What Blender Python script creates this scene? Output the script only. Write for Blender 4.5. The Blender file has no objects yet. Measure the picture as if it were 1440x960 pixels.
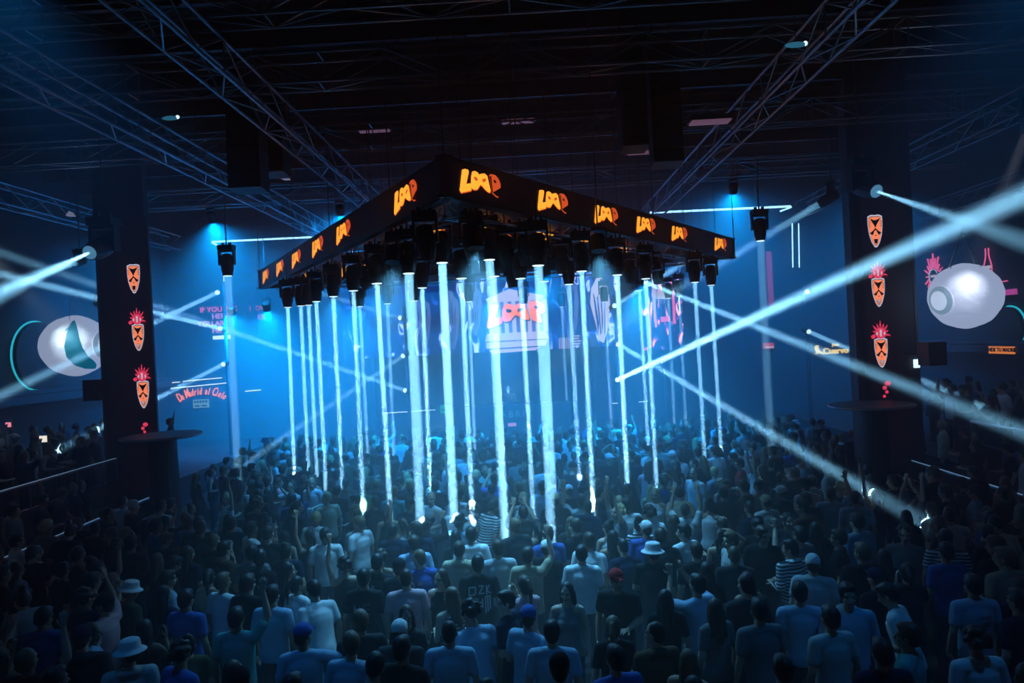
import bpy, bmesh, math, random
import numpy as np
from mathutils import Vector, Matrix, Quaternion
from mathutils.bvhtree import BVHTree

S = bpy.context.scene
C = S.collection
R = math.radians
V = Vector

# ------------------------------------------------------------------ camera, haze, exposure
CAM = V((0, 0, 4.65)); YAW = R(1.2); ROLL = R(2.9)
cd = bpy.data.cameras.new('camera'); cam = bpy.data.objects.new('camera', cd); C.objects.link(cam); S.camera = cam
cd.lens = 24; cd.sensor_width = 36; cd.clip_start = .05; cd.clip_end = 200
_f = V((-math.sin(YAW), math.cos(YAW), 0)); _r = V((math.cos(YAW), math.sin(YAW), 0)); _u = V((0, 0, 1))
_right = _r*math.cos(ROLL) - _u*math.sin(ROLL); _up = _u*math.cos(ROLL) + _r*math.sin(ROLL)
_m = Matrix((_right, _up, -_f)).transposed().to_4x4(); _m.translation = CAM; cam.matrix_world = _m

w = bpy.data.worlds.new('world'); S.world = w; w.use_nodes = True; nt = w.node_tree; nt.nodes.clear()
wo = nt.nodes.new('ShaderNodeOutputWorld'); wv = nt.nodes.new('ShaderNodeVolumeScatter')
wv.inputs['Density'].default_value = .042; wv.inputs['Anisotropy'].default_value = .15
nt.links.new(wv.outputs[0], wo.inputs['Volume'])

vs = S.view_settings; vs.view_transform = 'Standard'; vs.look = 'None'; vs.gamma = 1; vs.exposure = 0.0
S.cycles.volume_bounces = 0; S.cycles.max_bounces = 4; S.cycles.diffuse_bounces = 2; S.cycles.use_light_tree = True
S.cycles.sample_clamp_indirect = 3

BEAM = (.25, .66, 1.0)       # collimated moving-head light
WASH = (.0, .31, 1.0)        # deep blue wash
P_BEAM = 75.; P_DIAG = 40.; P_WASH = 15500.

def ray(x, y): return _right*((x-720)/960) + _up*((480-y)/960) + _f
def PZ(x, y, z): r = ray(x, y); return CAM + r*((z-CAM.z)/r.z)      # where a line of sight meets a height
def PY(x, y, d): r = ray(x, y); return CAM + r*(d/r.y)              # ... a depth into the room
def PX(x, y, X): r = ray(x, y); return CAM + r*(X/r.x)              # ... a side wall

# ------------------------------------------------------------------ helpers
def link(o, parent=None):
    C.objects.link(o)
    if parent is not None: o.parent = parent
    return o
def tag(o, label=None, cat=None, group=None, kind=None):
    if label: o['label'] = label
    if cat: o['category'] = cat
    if group: o['group'] = group
    if kind: o['kind'] = kind
    return o
def thing(name, label, cat, loc=(0, 0, 0), group=None, rot=None):
    o = bpy.data.objects.new(name, None); o.empty_display_size = .1; C.objects.link(o); o.location = loc
    if rot is not None: o.rotation_euler = rot
    return tag(o, label, cat, group)

_mats = {}
def mat(name, col, rough=.6, metal=0., noise=0., scale=8., emit=None, strength=0., spec=.5):
    if name in _mats: return _mats[name]
    m = bpy.data.materials.new(name); m.use_nodes = True; n = m.node_tree; b = n.nodes['Principled BSDF']
    b.inputs['Base Color'].default_value = (*col, 1); b.inputs['Roughness'].default_value = rough
    b.inputs['Metallic'].default_value = metal; b.inputs['Specular IOR Level'].default_value = spec
    if noise:
        tc = n.nodes.new('ShaderNodeTexCoord'); nz = n.nodes.new('ShaderNodeTexNoise'); nz.inputs['Scale'].default_value = scale
        nz.inputs['Detail'].default_value = 4
        mx = n.nodes.new('ShaderNodeMix'); mx.data_type = 'RGBA'
        mx.inputs['A'].default_value = (*[c*(1-noise) for c in col], 1); mx.inputs['B'].default_value = (*[min(1, c*(1+noise)) for c in col], 1)
        n.links.new(tc.outputs['Object'], nz.inputs['Vector']); n.links.new(nz.outputs['Fac'], mx.inputs['Factor'])
        n.links.new(mx.outputs['Result'], b.inputs['Base Color'])
    if emit:
        b.inputs['Emission Color'].default_value = (*emit, 1); b.inputs['Emission Strength'].default_value = strength
        m.cycles.emission_sampling = 'NONE'
    _mats[name] = m
    return m
def neon(name, col, strength): return mat(name, (.02, .02, .02), .5, emit=col, strength=strength)

class MB:
    def __init__(s): s.v = []; s.f = []; s.m = []
    def add(s, vs, fs, mi=0):
        o = len(s.v); s.v += [tuple(p) for p in vs]; s.f += [tuple(i+o for i in f) for f in fs]; s.m += [mi]*len(fs); return s
    def box(s, a, b, mi=0, M=None):
        x0, y0, z0 = a; x1, y1, z1 = b
        vs = [V(p) for p in ((x0, y0, z0), (x1, y0, z0), (x1, y1, z0), (x0, y1, z0), (x0, y0, z1), (x1, y0, z1), (x1, y1, z1), (x0, y1, z1))]
        if M is not None: vs = [M @ p for p in vs]
        return s.add(vs, [(0, 3, 2, 1), (4, 5, 6, 7), (0, 1, 5, 4), (1, 2, 6, 5), (2, 3, 7, 6), (3, 0, 4, 7)], mi)
    def tube(s, pts, rad, n=8, mi=0, cap=True, closed=False):
        pts = [V(p) for p in pts]
        if not hasattr(rad, '__len__'): rad = [rad]*len(pts)
        k = len(pts); vs = []; fs = []; a = None
        for i, p in enumerate(pts):
            if closed: t = pts[(i+1) % k]-pts[i-1]
            else: t = pts[min(i+1, k-1)]-pts[max(i-1, 0)]
            t = t.normalized() if t.length > 1e-9 else V((0, 0, 1))
            if a is None: a = t.orthogonal().normalized()
            a = (a - t*a.dot(t)); a = a.normalized() if a.length > 1e-6 else t.orthogonal().normalized()
            b = t.cross(a)
            for j in range(n):
                an = 2*math.pi*j/n; vs.append(p + (a*math.cos(an)+b*math.sin(an))*rad[i])
        for i in range(k if closed else k-1):
            for j in range(n):
                i2 = (i+1) % k; fs.append((i*n+j, i*n+(j+1) % n, i2*n+(j+1) % n, i2*n+j))
        if cap and not closed:
            fs.append(tuple(range(n-1, -1, -1))); fs.append(tuple((k-1)*n+j for j in range(n)))
        return s.add(vs, fs, mi)
    def ell(s, c, r, nu=14, nv=9, M=None, mi=0):
        vs = []; fs = []
        for i in range(nv+1):
            th = math.pi*i/nv
            for j in range(nu):
                ph = 2*math.pi*j/nu
                p = V((r[0]*math.sin(th)*math.cos(ph), r[1]*math.sin(th)*math.sin(ph), r[2]*math.cos(th)))
                if M is not None: p = M @ p
                vs.append(V(c)+p)
        for i in range(nv):
            for j in range(nu):
                a, b, c2, d = i*nu+j, i*nu+(j+1) % nu, (i+1)*nu+(j+1) % nu, (i+1)*nu+j
                fs.append((a, d, c2, b))
        return s.add(vs, fs, mi)
    def cap(s, p0, r0, p1, r1, n=12, mi=0):
        p0 = V(p0); p1 = V(p1); d = (p1-p0)
        t = d.normalized() if d.length > 1e-6 else V((0, 0, 1))
        pts = []; rad = []
        for a in (85, 60, 30, 0): pts.append(p0 - t*r0*math.sin(R(a))); rad.append(max(r0*math.cos(R(a)), .0005))
        for a in (0, 30, 60, 85): pts.append(p1 + t*r1*math.sin(R(a))); rad.append(max(r1*math.cos(R(a)), .0005))
        return s.tube(pts, rad, n, mi)
    def mesh(s, name, mats=(), smooth=False):
        me = bpy.data.meshes.new(name); me.from_pydata(s.v, [], s.f)
        for m in (mats if isinstance(mats, (list, tuple)) else [mats]): me.materials.append(m)
        if any(s.m): me.polygons.foreach_set('material_index', s.m)
        if smooth: me.polygons.foreach_set('use_smooth', [True]*len(s.f))
        me.update(); return me
    def build(s, name, mats, parent=None, smooth=False):
        return link(bpy.data.objects.new(name, s.mesh(name, mats, smooth)), parent)

def inst(name, me, parent=None, M=None):
    o = bpy.data.objects.new(name, me); link(o, parent)
    if M is not None: o.matrix_local = M
    return o
def frame(origin, x, y):
    x = V(x).normalized(); y = V(y); z = x.cross(y).normalized(); y = z.cross(x)
    M = Matrix((x, y, z)).transposed().to_4x4(); M.translation = V(origin); return M

def flat(name, loops, m, depth=.01):
    """filled flat shape with holes (even-odd), in the xy plane, with a little thickness"""
    cu = bpy.data.curves.new(name, 'CURVE'); cu.dimensions = '2D'; cu.fill_mode = 'BOTH'; cu.extrude = depth/2
    for lp in loops:
        sp = cu.splines.new('POLY'); sp.points.add(len(lp)-1); sp.use_cyclic_u = True
        for p, q in zip(sp.points, lp): p.co = (q[0], q[1], 0, 1)
    o = bpy.data.objects.new(name, cu); C.objects.link(o)
    me = bpy.data.meshes.new_from_object(o); bpy.data.objects.remove(o); bpy.data.curves.remove(cu)
    me.name = name; me.materials.clear(); me.materials.append(m); return me
def text_mesh(txt, size, m, depth=.02, shear=0., bold=0., align='CENTER', space=1.):
    cu = bpy.data.curves.new('lettering', 'FONT'); cu.body = txt; cu.size = size; cu.extrude = depth/2; cu.align_x = align; cu.shear = shear
    cu.offset = bold; cu.space_character = space; cu.resolution_u = 3
    o = bpy.data.objects.new('lettering', cu); C.objects.link(o)
    me = bpy.data.meshes.new_from_object(o); bpy.data.objects.remove(o); bpy.data.curves.remove(cu)
    me.name = 'lettering'; me.materials.clear(); me.materials.append(m); return me
def ring(cx, cy, rx, ry, n=18, a0=0): return [(cx+rx*math.cos(a0+2*math.pi*i/n), cy+ry*math.sin(a0+2*math.pi*i/n)) for i in range(n)]

# ------------------------------------------------------------------ materials
M_floor = mat('floor_dark', (.035, .035, .04), .45, noise=.4, scale=1.5)
M_wall = mat('wall_black_paint', (.04, .045, .055), .8, noise=.3, scale=2)
M_ceil = mat('ceiling_black', (.012, .012, .014), .9, noise=.4, scale=1.2)
M_alu = mat('truss_aluminium', (.42, .42, .46), .35, .8, noise=.12, scale=20)
M_steel = mat('roof_steel', (.10, .10, .12), .5, .5, noise=.2)
M_black = mat('black_housing', (.018, .018, .02), .5, noise=.2, scale=15)
M_cable = mat('cable_black', (.03, .03, .03), .7)
M_ledoff = mat('led_panel_dark', (.006, .005, .008), .55, emit=(.35, .1, .3), strength=.006)
M_orange = neon('led_orange', (1, .36, .03), 1.9)
M_orange2 = neon('led_orange_dim', (1, .12, .03), .9)
M_salmon = neon('led_salmon', (1, .25, .11), 1.7)
M_pink = neon('neon_pink', (1, .14, .38), 1.6)
M_red = neon('led_red', (1, .05, .13), 1.3)
M_pwhite = neon('led_pale', (.85, .8, 1), 1.0)
M_white = neon('led_white', (.6, .82, 1), 2.6)
M_strip = neon('tube_ice', (.30, .6, 1), 4.5)
M_blue = neon('led_blue', (.02, .12, .8), .35)
M_green = neon('exit_green', (.06, .75, .5), .75)
M_yellow = neon('neon_yellow', (1, .72, .22), 2.2)
M_dark = mat('print_dark', (.01, .01, .02), .6)
M_lens = neon('lens_glow', (.6, .88, 1), 2.5)
M_lensdim = neon('lens_glow_dim', (.2, .6, 1), .5)
M_rail = mat('rail_steel', (.5, .5, .55), .3, .8)
M_panel = mat('fascia_dark', (.03, .03, .035), .5, noise=.3)

# ------------------------------------------------------------------ the hall
X0, X1, YB, YF, ZC = -15.5, 15.5, 29., -3., 11.
def struct(name, mb, m, label=None):
    o = mb.build(name, m); tag(o, label or {'floor': 'dark dance floor'}.get(name, name.replace('_', ' ')+' of the dark hall'), name.split('_')[0], kind='structure'); return o
struct('floor', MB().box((X0-.3, YF-.3, -.3), (X1+.3, YB+.3, 0)), M_floor, 'dark polished dance floor under the crowd')
struct('ceiling', MB().box((X0-.3, YF-.3, ZC), (X1+.3, YB+.3, ZC+.3)), M_ceil, 'black roof deck above the trusses')
wl = struct('wall_left', MB().box((X0-.3, YF, 0), (X0, YB, ZC)), M_wall, 'dark blue side wall behind the balcony with round disc')
wr = struct('wall_right', MB().box((X1, YF, 0), (X1+.3, YB, ZC)), M_wall, 'dark side wall with pink neon signs')
wb = struct('wall_back', MB().box((X0-.3, YB, 0), (X1+.3, YB+.3, ZC)), M_wall, 'dark back wall behind the stage')
struct('wall_front', MB().box((X0-.3, YF-.3, 0), (X1+.3, YF, ZC)), M_wall, 'dark wall behind the viewer')
# tiers along both sides
for sx, nm in ((-1, 'left'), (1, 'right')):
    x1 = 9.25 if sx < 0 else 9.0
    a, b = sorted((sx*x1, sx*10.45)); o = struct('floor_%s_step' % nm, MB().box((a, 4, 0), (b, 24, .35)), M_panel, 'low dark step along the dance floor')
    a, b = sorted((sx*10.45, sx*15.5)); o = struct('floor_%s_balcony' % nm, MB().box((a, 2, 0), (b, 28.9, 1.1)), M_panel, 'raised dark balcony tier along the side wall')
# roof purlins
for i in range(11):
    y = 9.6 + i*1.75
    mb = MB().box((-15.4, y-.05, 10.55), (15.4, y+.05, 10.6)).box((-15.4, y-.012, 10.6), (15.4, y+.012, 11.0)).box((-15.4, y-.05, 10.95), (15.4, y+.05, 11.0))
    o = mb.build('roof_purlin', M_steel); tag(o, 'thin dark steel purlin under the black roof deck', 'beam', 'roof purlins', 'structure')

# ------------------------------------------------------------------ trusses
_unit_rod = MB().tube([(0, 0, 0), (0, 0, 1)], 1., 6).mesh('rod', M_alu)
_unit_rod_s = MB().tube([(0, 0, 0), (0, 0, 1)], 1., 6).mesh('rod_steel', M_steel)
def rod(name, p, q, r, parent, me=None):
    p = V(p); q = V(q); d = q-p
    M = Matrix.Translation(p) @ d.to_track_quat('Z', 'Y').to_matrix().to_4x4() @ Matrix.Diagonal((r, r, d.length, 1))
    return inst(name, me or _unit_rod, parent, M)
def truss(p, q, label, w=.42, h=.5, pitch=.9, group=None, r=.027, rb=.014, name='truss'):
    """box truss; p, q on the underside, height upward. Each chord and each brace is a part."""
    p = V(p); q = V(q); d = q-p; L = d.length; d.normalize(); up = V((0, 0, 1)); sd = d.cross(up).normalized()
    t = thing(name, label, 'truss', p, group)
    n = max(2, round(L/pitch))
    def pt(s, side, lev): return d*(L*s/n) + sd*(w/2*side) + up*(h*lev)
    for side in (-1, 1):
        for lev in (0, 1): rod('chord', pt(0, side, lev), pt(n, side, lev), r, t)
    for i in range(n):
        for side in (-1, 1):
            a, b = (0, 1) if i % 2 else (1, 0)
            rod('brace', pt(i, side, a), pt(i+1, side, b), rb, t)
        rod('brace', pt(i, -1 if i % 2 else 1, 0), pt(i+1, 1 if i % 2 else -1, 0), rb, t)
        if i % 3 == 0:
            rod('spreader', pt(i, -1, 0), pt(i, 1, 0), rb, t); rod('spreader', pt(i, -1, 1), pt(i, 1, 1), rb, t)
            rod('spreader', pt(i, -1, 0), pt(i, -1, 1), rb, t); rod('spreader', pt(i, 1, 0), pt(i, 1, 1), rb, t)
    for s in (.15, .5, .85):
        rod('suspension_cable', d*(L*s)+up*h, d*(L*s)+up*(10.985-p.z), .008, t, _unit_rod_s)
    return t
ZT = 9.2
for y, nm in ((9.3, 'crossing above the near point of the screen triangle'), (11.7, 'crossing above the front of the screen triangle'), (15.5, 'crossing behind the hanging speaker columns'), (20.6, 'crossing above the back of the screen triangle')):
    truss((-13.2, y, ZT+.02), (13.2, y, ZT+.02), 'aluminium box truss %s' % nm, pitch=1.1)
for x, nm in ((-12.8, 'running over the balcony with the teal-crescent ball'), (-7.0, 'running beside the hanging speaker columns, over the step'), (-4.3, 'running lengthways over the short screen side'),
              (4.6, 'running lengthways over the long screen side'), (10.2, 'running lengthways past the mask column'), (14.2, 'thin, along the wall with neon signs')):
    z = ZT-.55 if abs(x) < 14 else 8.2
    truss((x, 4.5, z), (x, 25, z), 'aluminium box truss %s' % nm, pitch=.85)

# ------------------------------------------------------------------ lights
def lamp(kind, name, p, q, energy, col, parent=None, size=.2, spread=1.5, cone=60, blend=1.):
    l = bpy.data.lights.new(name, kind); l.energy = energy; l.color = col
    if kind == 'AREA': l.shape = 'DISK'; l.size = size; l.spread = R(spread)
    else: l.spot_size = R(cone); l.spot_blend = blend; l.shadow_soft_size = size
    o = bpy.data.objects.new(name, l); C.objects.link(o)
    o.location = p; o.rotation_euler = (V(q)-V(p)).to_track_quat('-Z', 'Y').to_euler()
    return o

def fixture_meshes(k):
    base = MB().box((-.19*k, -.13*k, -.12*k), (.19*k, .13*k, 0)).box((-.12*k, -.03*k, 0), (-.06*k, .03*k, .07*k)).box((.06*k, -.03*k, 0), (.12*k, .03*k, .07*k))
    yoke = MB().box((-.2*k, -.06*k, -.17*k), (.2*k, .06*k, -.12*k)).box((-.2*k, -.07*k, -.5*k), (-.165*k, .07*k, -.15*k)).box((.165*k, -.07*k, -.5*k), (.2*k, .07*k, -.15*k))
    head = MB().tube([(0, 0, .2*k), (0, 0, .17*k), (0, 0, -.02*k), (0, 0, -.2*k), (0, 0, -.30*k), (0, 0, -.36*k)], [.07*k, .12*k, .15*k, .15*k, .125*k, .118*k], 14)
    for i in range(4):   # cooling fins round the rear half
        head.tube([(0, 0, (.03+.035*i)*k), (0, 0, (.04+.035*i)*k)], .158*k, 14)
    head.tube([(-.18*k, 0, 0), (.18*k, 0, 0)], .04*k, 8)
    lens = MB().tube([(0, 0, -.362*k), (0, 0, -.37*k)], .1*k, 14)
    return [b.mesh(n, m) for b, n, m in ((base, 'base', M_black), (yoke, 'yoke', M_black), (head, 'head', M_black), (lens, 'lens', M_lens))]
_fx = {}
def moving_head(top, aim, label, group=None, k=1., energy=0., beam=.2, spread=1.2, col=BEAM, rodup=None, kind='AREA', cone=12, lensmat=None):
    """hanging moving head; top = clamp point; aim = direction of the beam"""
    if k not in _fx: _fx[k] = fixture_meshes(k)
    b, y, h, le = _fx[k]
    t = thing('moving_head_light', label, 'stage light', top, group)
    aim = V(aim).normalized(); zr = math.atan2(aim.x, -aim.y) if abs(aim.z) < .97 else 0
    Mb = Matrix.Rotation(zr, 4, 'Z')
    inst('base', b, t, Matrix.Translation((0, 0, -.07*k)) @ Mb); inst('yoke', y, t, Matrix.Translation((0, 0, -.07*k)) @ Mb)
    piv = V((0, 0, -.48*k)); q = aim.to_track_quat('-Z', 'Y').to_matrix().to_4x4()
    hd = inst('head', h, t, Matrix.Translation(piv) @ q)
    ln = inst('lens', le, hd)
    if lensmat: ln.material_slots[0].link = 'OBJECT'; ln.material_slots[0].material = lensmat
    if rodup: rod('suspension_rod', (0, 0, -.05), (0, 0, rodup), .018, t, _unit_rod_s)
    if energy:
        p = V(top)+piv+aim*.385*k
        lamp(kind, 'beam_source', p, p+aim, energy, col, size=beam, spread=spread, cone=cone)
    return t

# ------------------------------------------------------------------ LED screen triangle
TN, TR, TL = PZ(626, 272, 6.77), PZ(1033, 360, 6.8), PZ(366, 403, 6.8)
for t in (TN, TR, TL): t.z = 6.77
BH = .52
def logo_loops(k=1.):
    def n(pts): return [((x-195)/740, (625-y)/330) for x, y in pts]
    Lt = n([(252, 345), (292, 328), (350, 326), (362, 345), (308, 505), (384, 484), (392, 500), (390, 572), (330, 590), (215, 626), (195, 600)])
    OO = n([(402, 400), (425, 335), (470, 318), (520, 330), (545, 352), (575, 335), (640, 316), (690, 340), (712, 420), (738, 515), (725, 540), (690, 538), (630, 510), (592, 482), (560, 470), (530, 500), (495, 540), (440, 553), (398, 540), (394, 470)])
    P = n([(728, 325), (760, 302), (840, 300), (900, 335), (932, 385), (936, 435), (915, 462), (862, 468), (890, 560), (880, 582), (840, 580), (770, 545), (745, 470)])
    e1 = n([(442, 408), (460, 385), (500, 392), (522, 415), (505, 435), (465, 435)]); e2 = n([(588, 410), (620, 382), (668, 378), (668, 405), (630, 432), (600, 430)])
    ph = n([(798, 375), (820, 358), (850, 370), (862, 390), (840, 405), (810, 400)])
    return Lt, OO, P, e1, e2, ph
_L, _OO, _P, _e1, _e2, _ph = logo_loops()
def scaled(l, sx, sy): return [(x*sx, y*sy) for x, y in l]
def inset(l, k): cx = sum(p[0] for p in l)/len(l); cy = sum(p[1] for p in l)/len(l); return [(cx+(x-cx)*k, cy+(y-cy)*k) for x, y in l]
LW, LH = 1.0, .40
lg = flat('logo', [scaled(l, LW, LH) for l in (_L, _OO, _e1, _e2)], M_orange, .006)
lg_edge = flat('logo_shade', [scaled([(x+.012, y-.035) for x, y in l], LW, LH) for l in (_L, _OO)], M_orange2, .004)
# last letter only half drawn in: a broken outline
_po = scaled(_P, LW, LH); _pi = scaled(inset(_P, .90), LW, LH)
lg_p = flat('logo_outline', [_po[0:7]+_pi[0:7][::-1], _po[9:12]+_pi[9:12][::-1], scaled(inset(_ph, 1.0), LW, LH), scaled([(.725, .93), (.80, .95), (.80, .30), (.77, .25)], LW, LH)], M_orange2, .006)
ring_t = thing('led_screen_triangle', 'black triangular LED screen band with orange LOOP logos hanging above the crowd', 'LED screen', ((TN+TR+TL)/3))
RC = V(ring_t.location)
def band(a, b, h, xs, outward, par, wd=.10, logos=True):
    """one side of the band; a->b reads left to right from outside"""
    a = V(a); b = V(b); d = (b-a).normalized(); n = d.cross(V((0, 0, 1)))
    L = (b-a).length
    Mx = frame(a-RC, d, (0, 0, 1))
    scr = MB().box((0, 0, -wd), (L, h, 0)).build('screen', M_ledoff, par); scr.matrix_local = Mx
    for s in xs:
        for me, dz in ((lg_edge, .004), (lg, .009), (lg_p, .009)):
            o = inst(me.name, me, scr, Matrix.Translation((s-LW/2, h*.12, dz)))
    MB().box((-.03, -.05, -wd-.03), (L+.03, 0, .0)).box((-.03, h, -wd-.03), (L+.03, h+.03, .0)).build('screen_frame', M_black, scr)
    return scr
def along(a, b, px, py):   # where the line of sight to a pixel column crosses the band's face
    d = (b-a); n = d.cross(V((0, 0, 1))); r = ray(px, py); t = (a-CAM).dot(n)/r.dot(n); return (CAM+r*t-a).dot(d.normalized())
band(TN, TR, BH, [along(TN, TR, x, y) for x, y in ((675, 250), (777, 280), (852, 298), (908, 316), (955, 328), (1013, 345))], 1, ring_t)
band(TL, TN, BH, [along(TL, TN, x, y) for x, y in ((374, 388), (394, 377), (417, 366), (447, 350), (483, 328), (570, 278))], 1, ring_t)
band(TR, TL, BH, [2.0, 4.5, 7, 9.5, 12], 1, ring_t)
# inner faces of the band
for a, b in ((TR, TN), (TN, TL), (TL, TR)):
    c = RC.copy(); c.z = 0
    a2 = V(a)+(V((RC.x, RC.y, a.z))-V(a))*.045; b2 = V(b)+(V((RC.x, RC.y, b.z))-V(b))*.045
    L = (b2-a2).length; band(a2, b2, BH, [L*k for k in (.12, .3, .48, .66, .84)], -1, ring_t, .04)
# a smaller screen triangle within
IN = [RC+(V((t.x, t.y, RC.z))-RC)*.60 for t in (TN, TR, TL)]
ring_i = thing('led_screen_triangle', 'small inner LED screen triangle half hidden by hanging stage lights', 'LED screen', RC)
for a, b in ((0, 1), (2, 0), (1, 2)):
    p = IN[a].copy(); q = IN[b].copy(); p.z = q.z = 6.66
    L = (q-p).length; band(p, q, .46, [L*k for k in (.14, .38, .62, .86)], 1, ring_i, .08)
for t in (TN, TR, TL): rod('suspension_cable', V(t)-RC+V((0, 0, BH)), V((t.x, t.y, 11.0))-RC, .012, ring_t, _unit_rod_s)
for t in IN: rod('suspension_cable', V((t.x, t.y, 7.1))-RC, V((t.x, t.y, 11.0))-RC, .012, ring_i, _unit_rod_s)
# lighting truss just inside the band, plus inner one
ZF = 6.60
def tri_truss(k, lab):
    pts = [V((RC.x, RC.y, 0))+(V((t.x, t.y, 0))-V((RC.x, RC.y, 0)))*k for t in (TN, TR, TL)]
    for i, nm in ((0, 'long front side'), (1, 'stage side'), (2, 'short front side')):
        a = pts[i]; b = pts[(i+1) % 3]; truss((a.x, a.y, ZF), (b.x, b.y, ZF), 'dark lighting truss %s, %s' % (lab, nm), w=.30, h=.30, pitch=.6, r=.024, rb=.011)
tri_truss(.88, 'inside the large screen triangle'); tri_truss(.50, 'inside the small screen triangle')

# beams straight down: (pixel column, lens height row) -> lens hangs at one common height
DOWN = [(405, 433, 1), (423, 431, .8), (434, 430, .8), (445, 425, .9), (469, 418, .9), (497, 410, .8), (530, 400, 1), (575, 386, 1.1), (594, 406, .9), (622, 371, 1.6), (649, 393, .8), (688, 367, 1.1), (695, 390, .7),
        (732, 393, .7), (757, 375, 1.1), (766, 397, .7), (800, 401, .6), (818, 383, .9), (868, 388, 1.1), (908, 393, .8), (899, 409, .7), (977, 398, .6), (1000, 402, .7),
        (506, 432, .5), (583, 424, .5), (660, 425, .5), (737, 428, .45), (790, 432, .35), (940, 420, .35), (955, 417, .3), (850, 425, .35), (545, 428, .4)]
ZL = 5.86; ZP = 7.02; PIPES = set()
def pipe_for(p, up):   # note which cross pipe carries this lamp; returns the rod length up to it
    PIPES.add(round(p.y/.5)*1); return ZP-(ZL+up)+abs(p.y-round(p.y/.5)*.5)*0
for x, y, e in DOWN:
    zl = ZL if y > 373 else 6.02; p = PZ(x, y, zl); k = .95
    tilt = V((random.Random(x).uniform(-.012, .012), random.Random(x+9).uniform(-.012, .012), -1))
    moving_head((p.x, p.y, zl+.865*k), tilt, 'black moving head light hung in the triangle, beam straight down', 'moving heads hung around the screen triangle', k, P_BEAM*e, .10+.05*(p.y < 12), .55, rodup=pipe_for(p, .865*k+zl-ZL))
# dark heads with no beam in the near corner
for x, y in ((560, 372), (600, 352), (665, 352), (712, 362), (740, 360), (790, 372), (840, 378), (660, 385), (720, 392), (540, 388), (515, 396), (885, 386), (925, 388)):
    p = PZ(x, y+8, 6.0); moving_head((p.x, p.y, ZL+.88), (.05, .1, -1), 'unlit black moving head light hung between the lit ones', 'unlit moving heads in the triangle', .95, rodup=pipe_for(p, .88), lensmat=M_black)

def side_x(y):      # where the lighting truss of each side stands at this depth
    y = min(max(y, TN.y+.9), min(TR.y, TL.y)-.3)
    return TN.x+(TL.x-TN.x)*(y-TN.y)/(TL.y-TN.y)+.32, TN.x+(TR.x-TN.x)*(y-TN.y)/(TR.y-TN.y)-.32
for j in sorted({max(j, math.ceil((TN.y+1.0)/.5)) for j in PIPES}):
    a, b = side_x(j*.5); t = thing('lighting_pipe', 'black crosswise pipe carrying moving heads inside the screen triangle', 'pipe', ((a+b)/2, j*.5, ZP), 'crosswise lighting pipes')
    MB().box((a-(a+b)/2, -.245, -.02), (b-(a+b)/2, .245, .03)).build('pipe_tray', M_black, t)
    for q in (a, b): rod('suspension_cable', (q-(a+b)/2, 0, .03), (q-(a+b)/2, 0, 10.985-ZP), .005, t, _unit_rod_s)

# ------------------------------------------------------------------ light towers with crossing beams at the back
def tower(px, rows, depth, label):
    p = PY(px, rows[0][0][1], depth); t = thing('light_tower', label, 'light tower', (p.x, depth, 0))
    ztop = PY(*rows[0][0], depth).z+.4
    rod('mast', (0, .25, 0), (0, .25, ztop), .06, t, _unit_rod_s)
    MB().box((-.45, -.2, 0), (.45, .7, .06)).build('base_plate', M_black, t)
    for (src, aim, da, e) in rows:
        s = PY(*src, depth); q = PY(*aim, da); d = (q-s).normalized()
        rod('arm', (0, .25, s.z), (s.x-p.x, 0, s.z), .025, t, _unit_rod_s)
        hd = MB().tube([-d*.3, -d*.26, -d*.02, V((0, 0, 0))], [.05, .10, .10, .095], 12).build('lamp_head', M_black, t); hd.location = (s.x-p.x, s.y-depth, s.z)
        le = MB().ell(d*.0, (.085, .085, .085), 12, 8).build('lens', M_lens, hd)
        lamp('AREA', 'beam_source', s+d*.1, q, P_DIAG*e, BEAM, size=.15, spread=1.3)
tower(567, [((563, 447), (200, 335), 19, .45), ((567, 500), (340, 655), 19, .5), ((570, 549), (250, 440), 19, .8)], 24, 'slim light tower near the stage, beams crossing towards the teal-crescent ball')
tower(866, [((864, 430), (925, 392), 21, .6), ((905, 396), (1420, 600), 11, .8), ((869, 484), (1190, 672), 13, .7), ((868, 534), (1440, 275), 9, 2.3)], 24, 'slim light tower near the stage with one dazzling beam rising over the crowd')
tower(310, [((306, 411), (0, 556), 13.8, .6), ((310, 462), (0, 385), 15.5, 1.0), ((314, 512), (90, 628), 17., .7)], 24, 'slim light tower by the orange script sign')
tower(1136, [((1135, 410), (1060, 480), 20, .0), ((1137, 466), (1420, 588), 17.5, .8)], 24, 'slim light tower by the yellow bird sign')

# single hanging moving heads
def hang(px, py_top, depth, k, aim, e, label, spread=1.2, kind='AREA', cone=12, beam=.2):
    p = PY(px, py_top, depth); moving_head(p, aim, label, None, k, e, beam, spread, rodup=10.985-p.z, kind=kind, cone=cone)
hang(318, 341, 18, 1.05, (0, 0, -1), 36, 'moving head hanging alone near the orange script sign, beam straight down')
hang(1067, 291, 18, 1.05, (0, 0, -1), 24, 'moving head hanging alone near the yellow bird sign, beam straight down')
p = PY(145, 300, 15); moving_head(p, PY(-120, 400, 10.5)-p, 'big moving head under the truss above the teal-crescent ball', None, 1.5, 60, .06, 9, rodup=10.985-p.z, lensmat=M_lensdim)
p = PY(1208, 218, 14); moving_head(p, PY(1500, 300, 10)-p, 'big moving head under the truss above the white eyeball ball', None, 1.3, 22, .05, 7, rodup=10.985-p.z, lensmat=M_lensdim)
p = PY(1168, 252, 19); moving_head(p, PY(1010, 350, 21)-p, 'moving head under the truss throwing a beam past the screen triangle', None, 1., 45, .2, 5, rodup=10.985-p.z, lensmat=M_lensdim)
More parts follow.
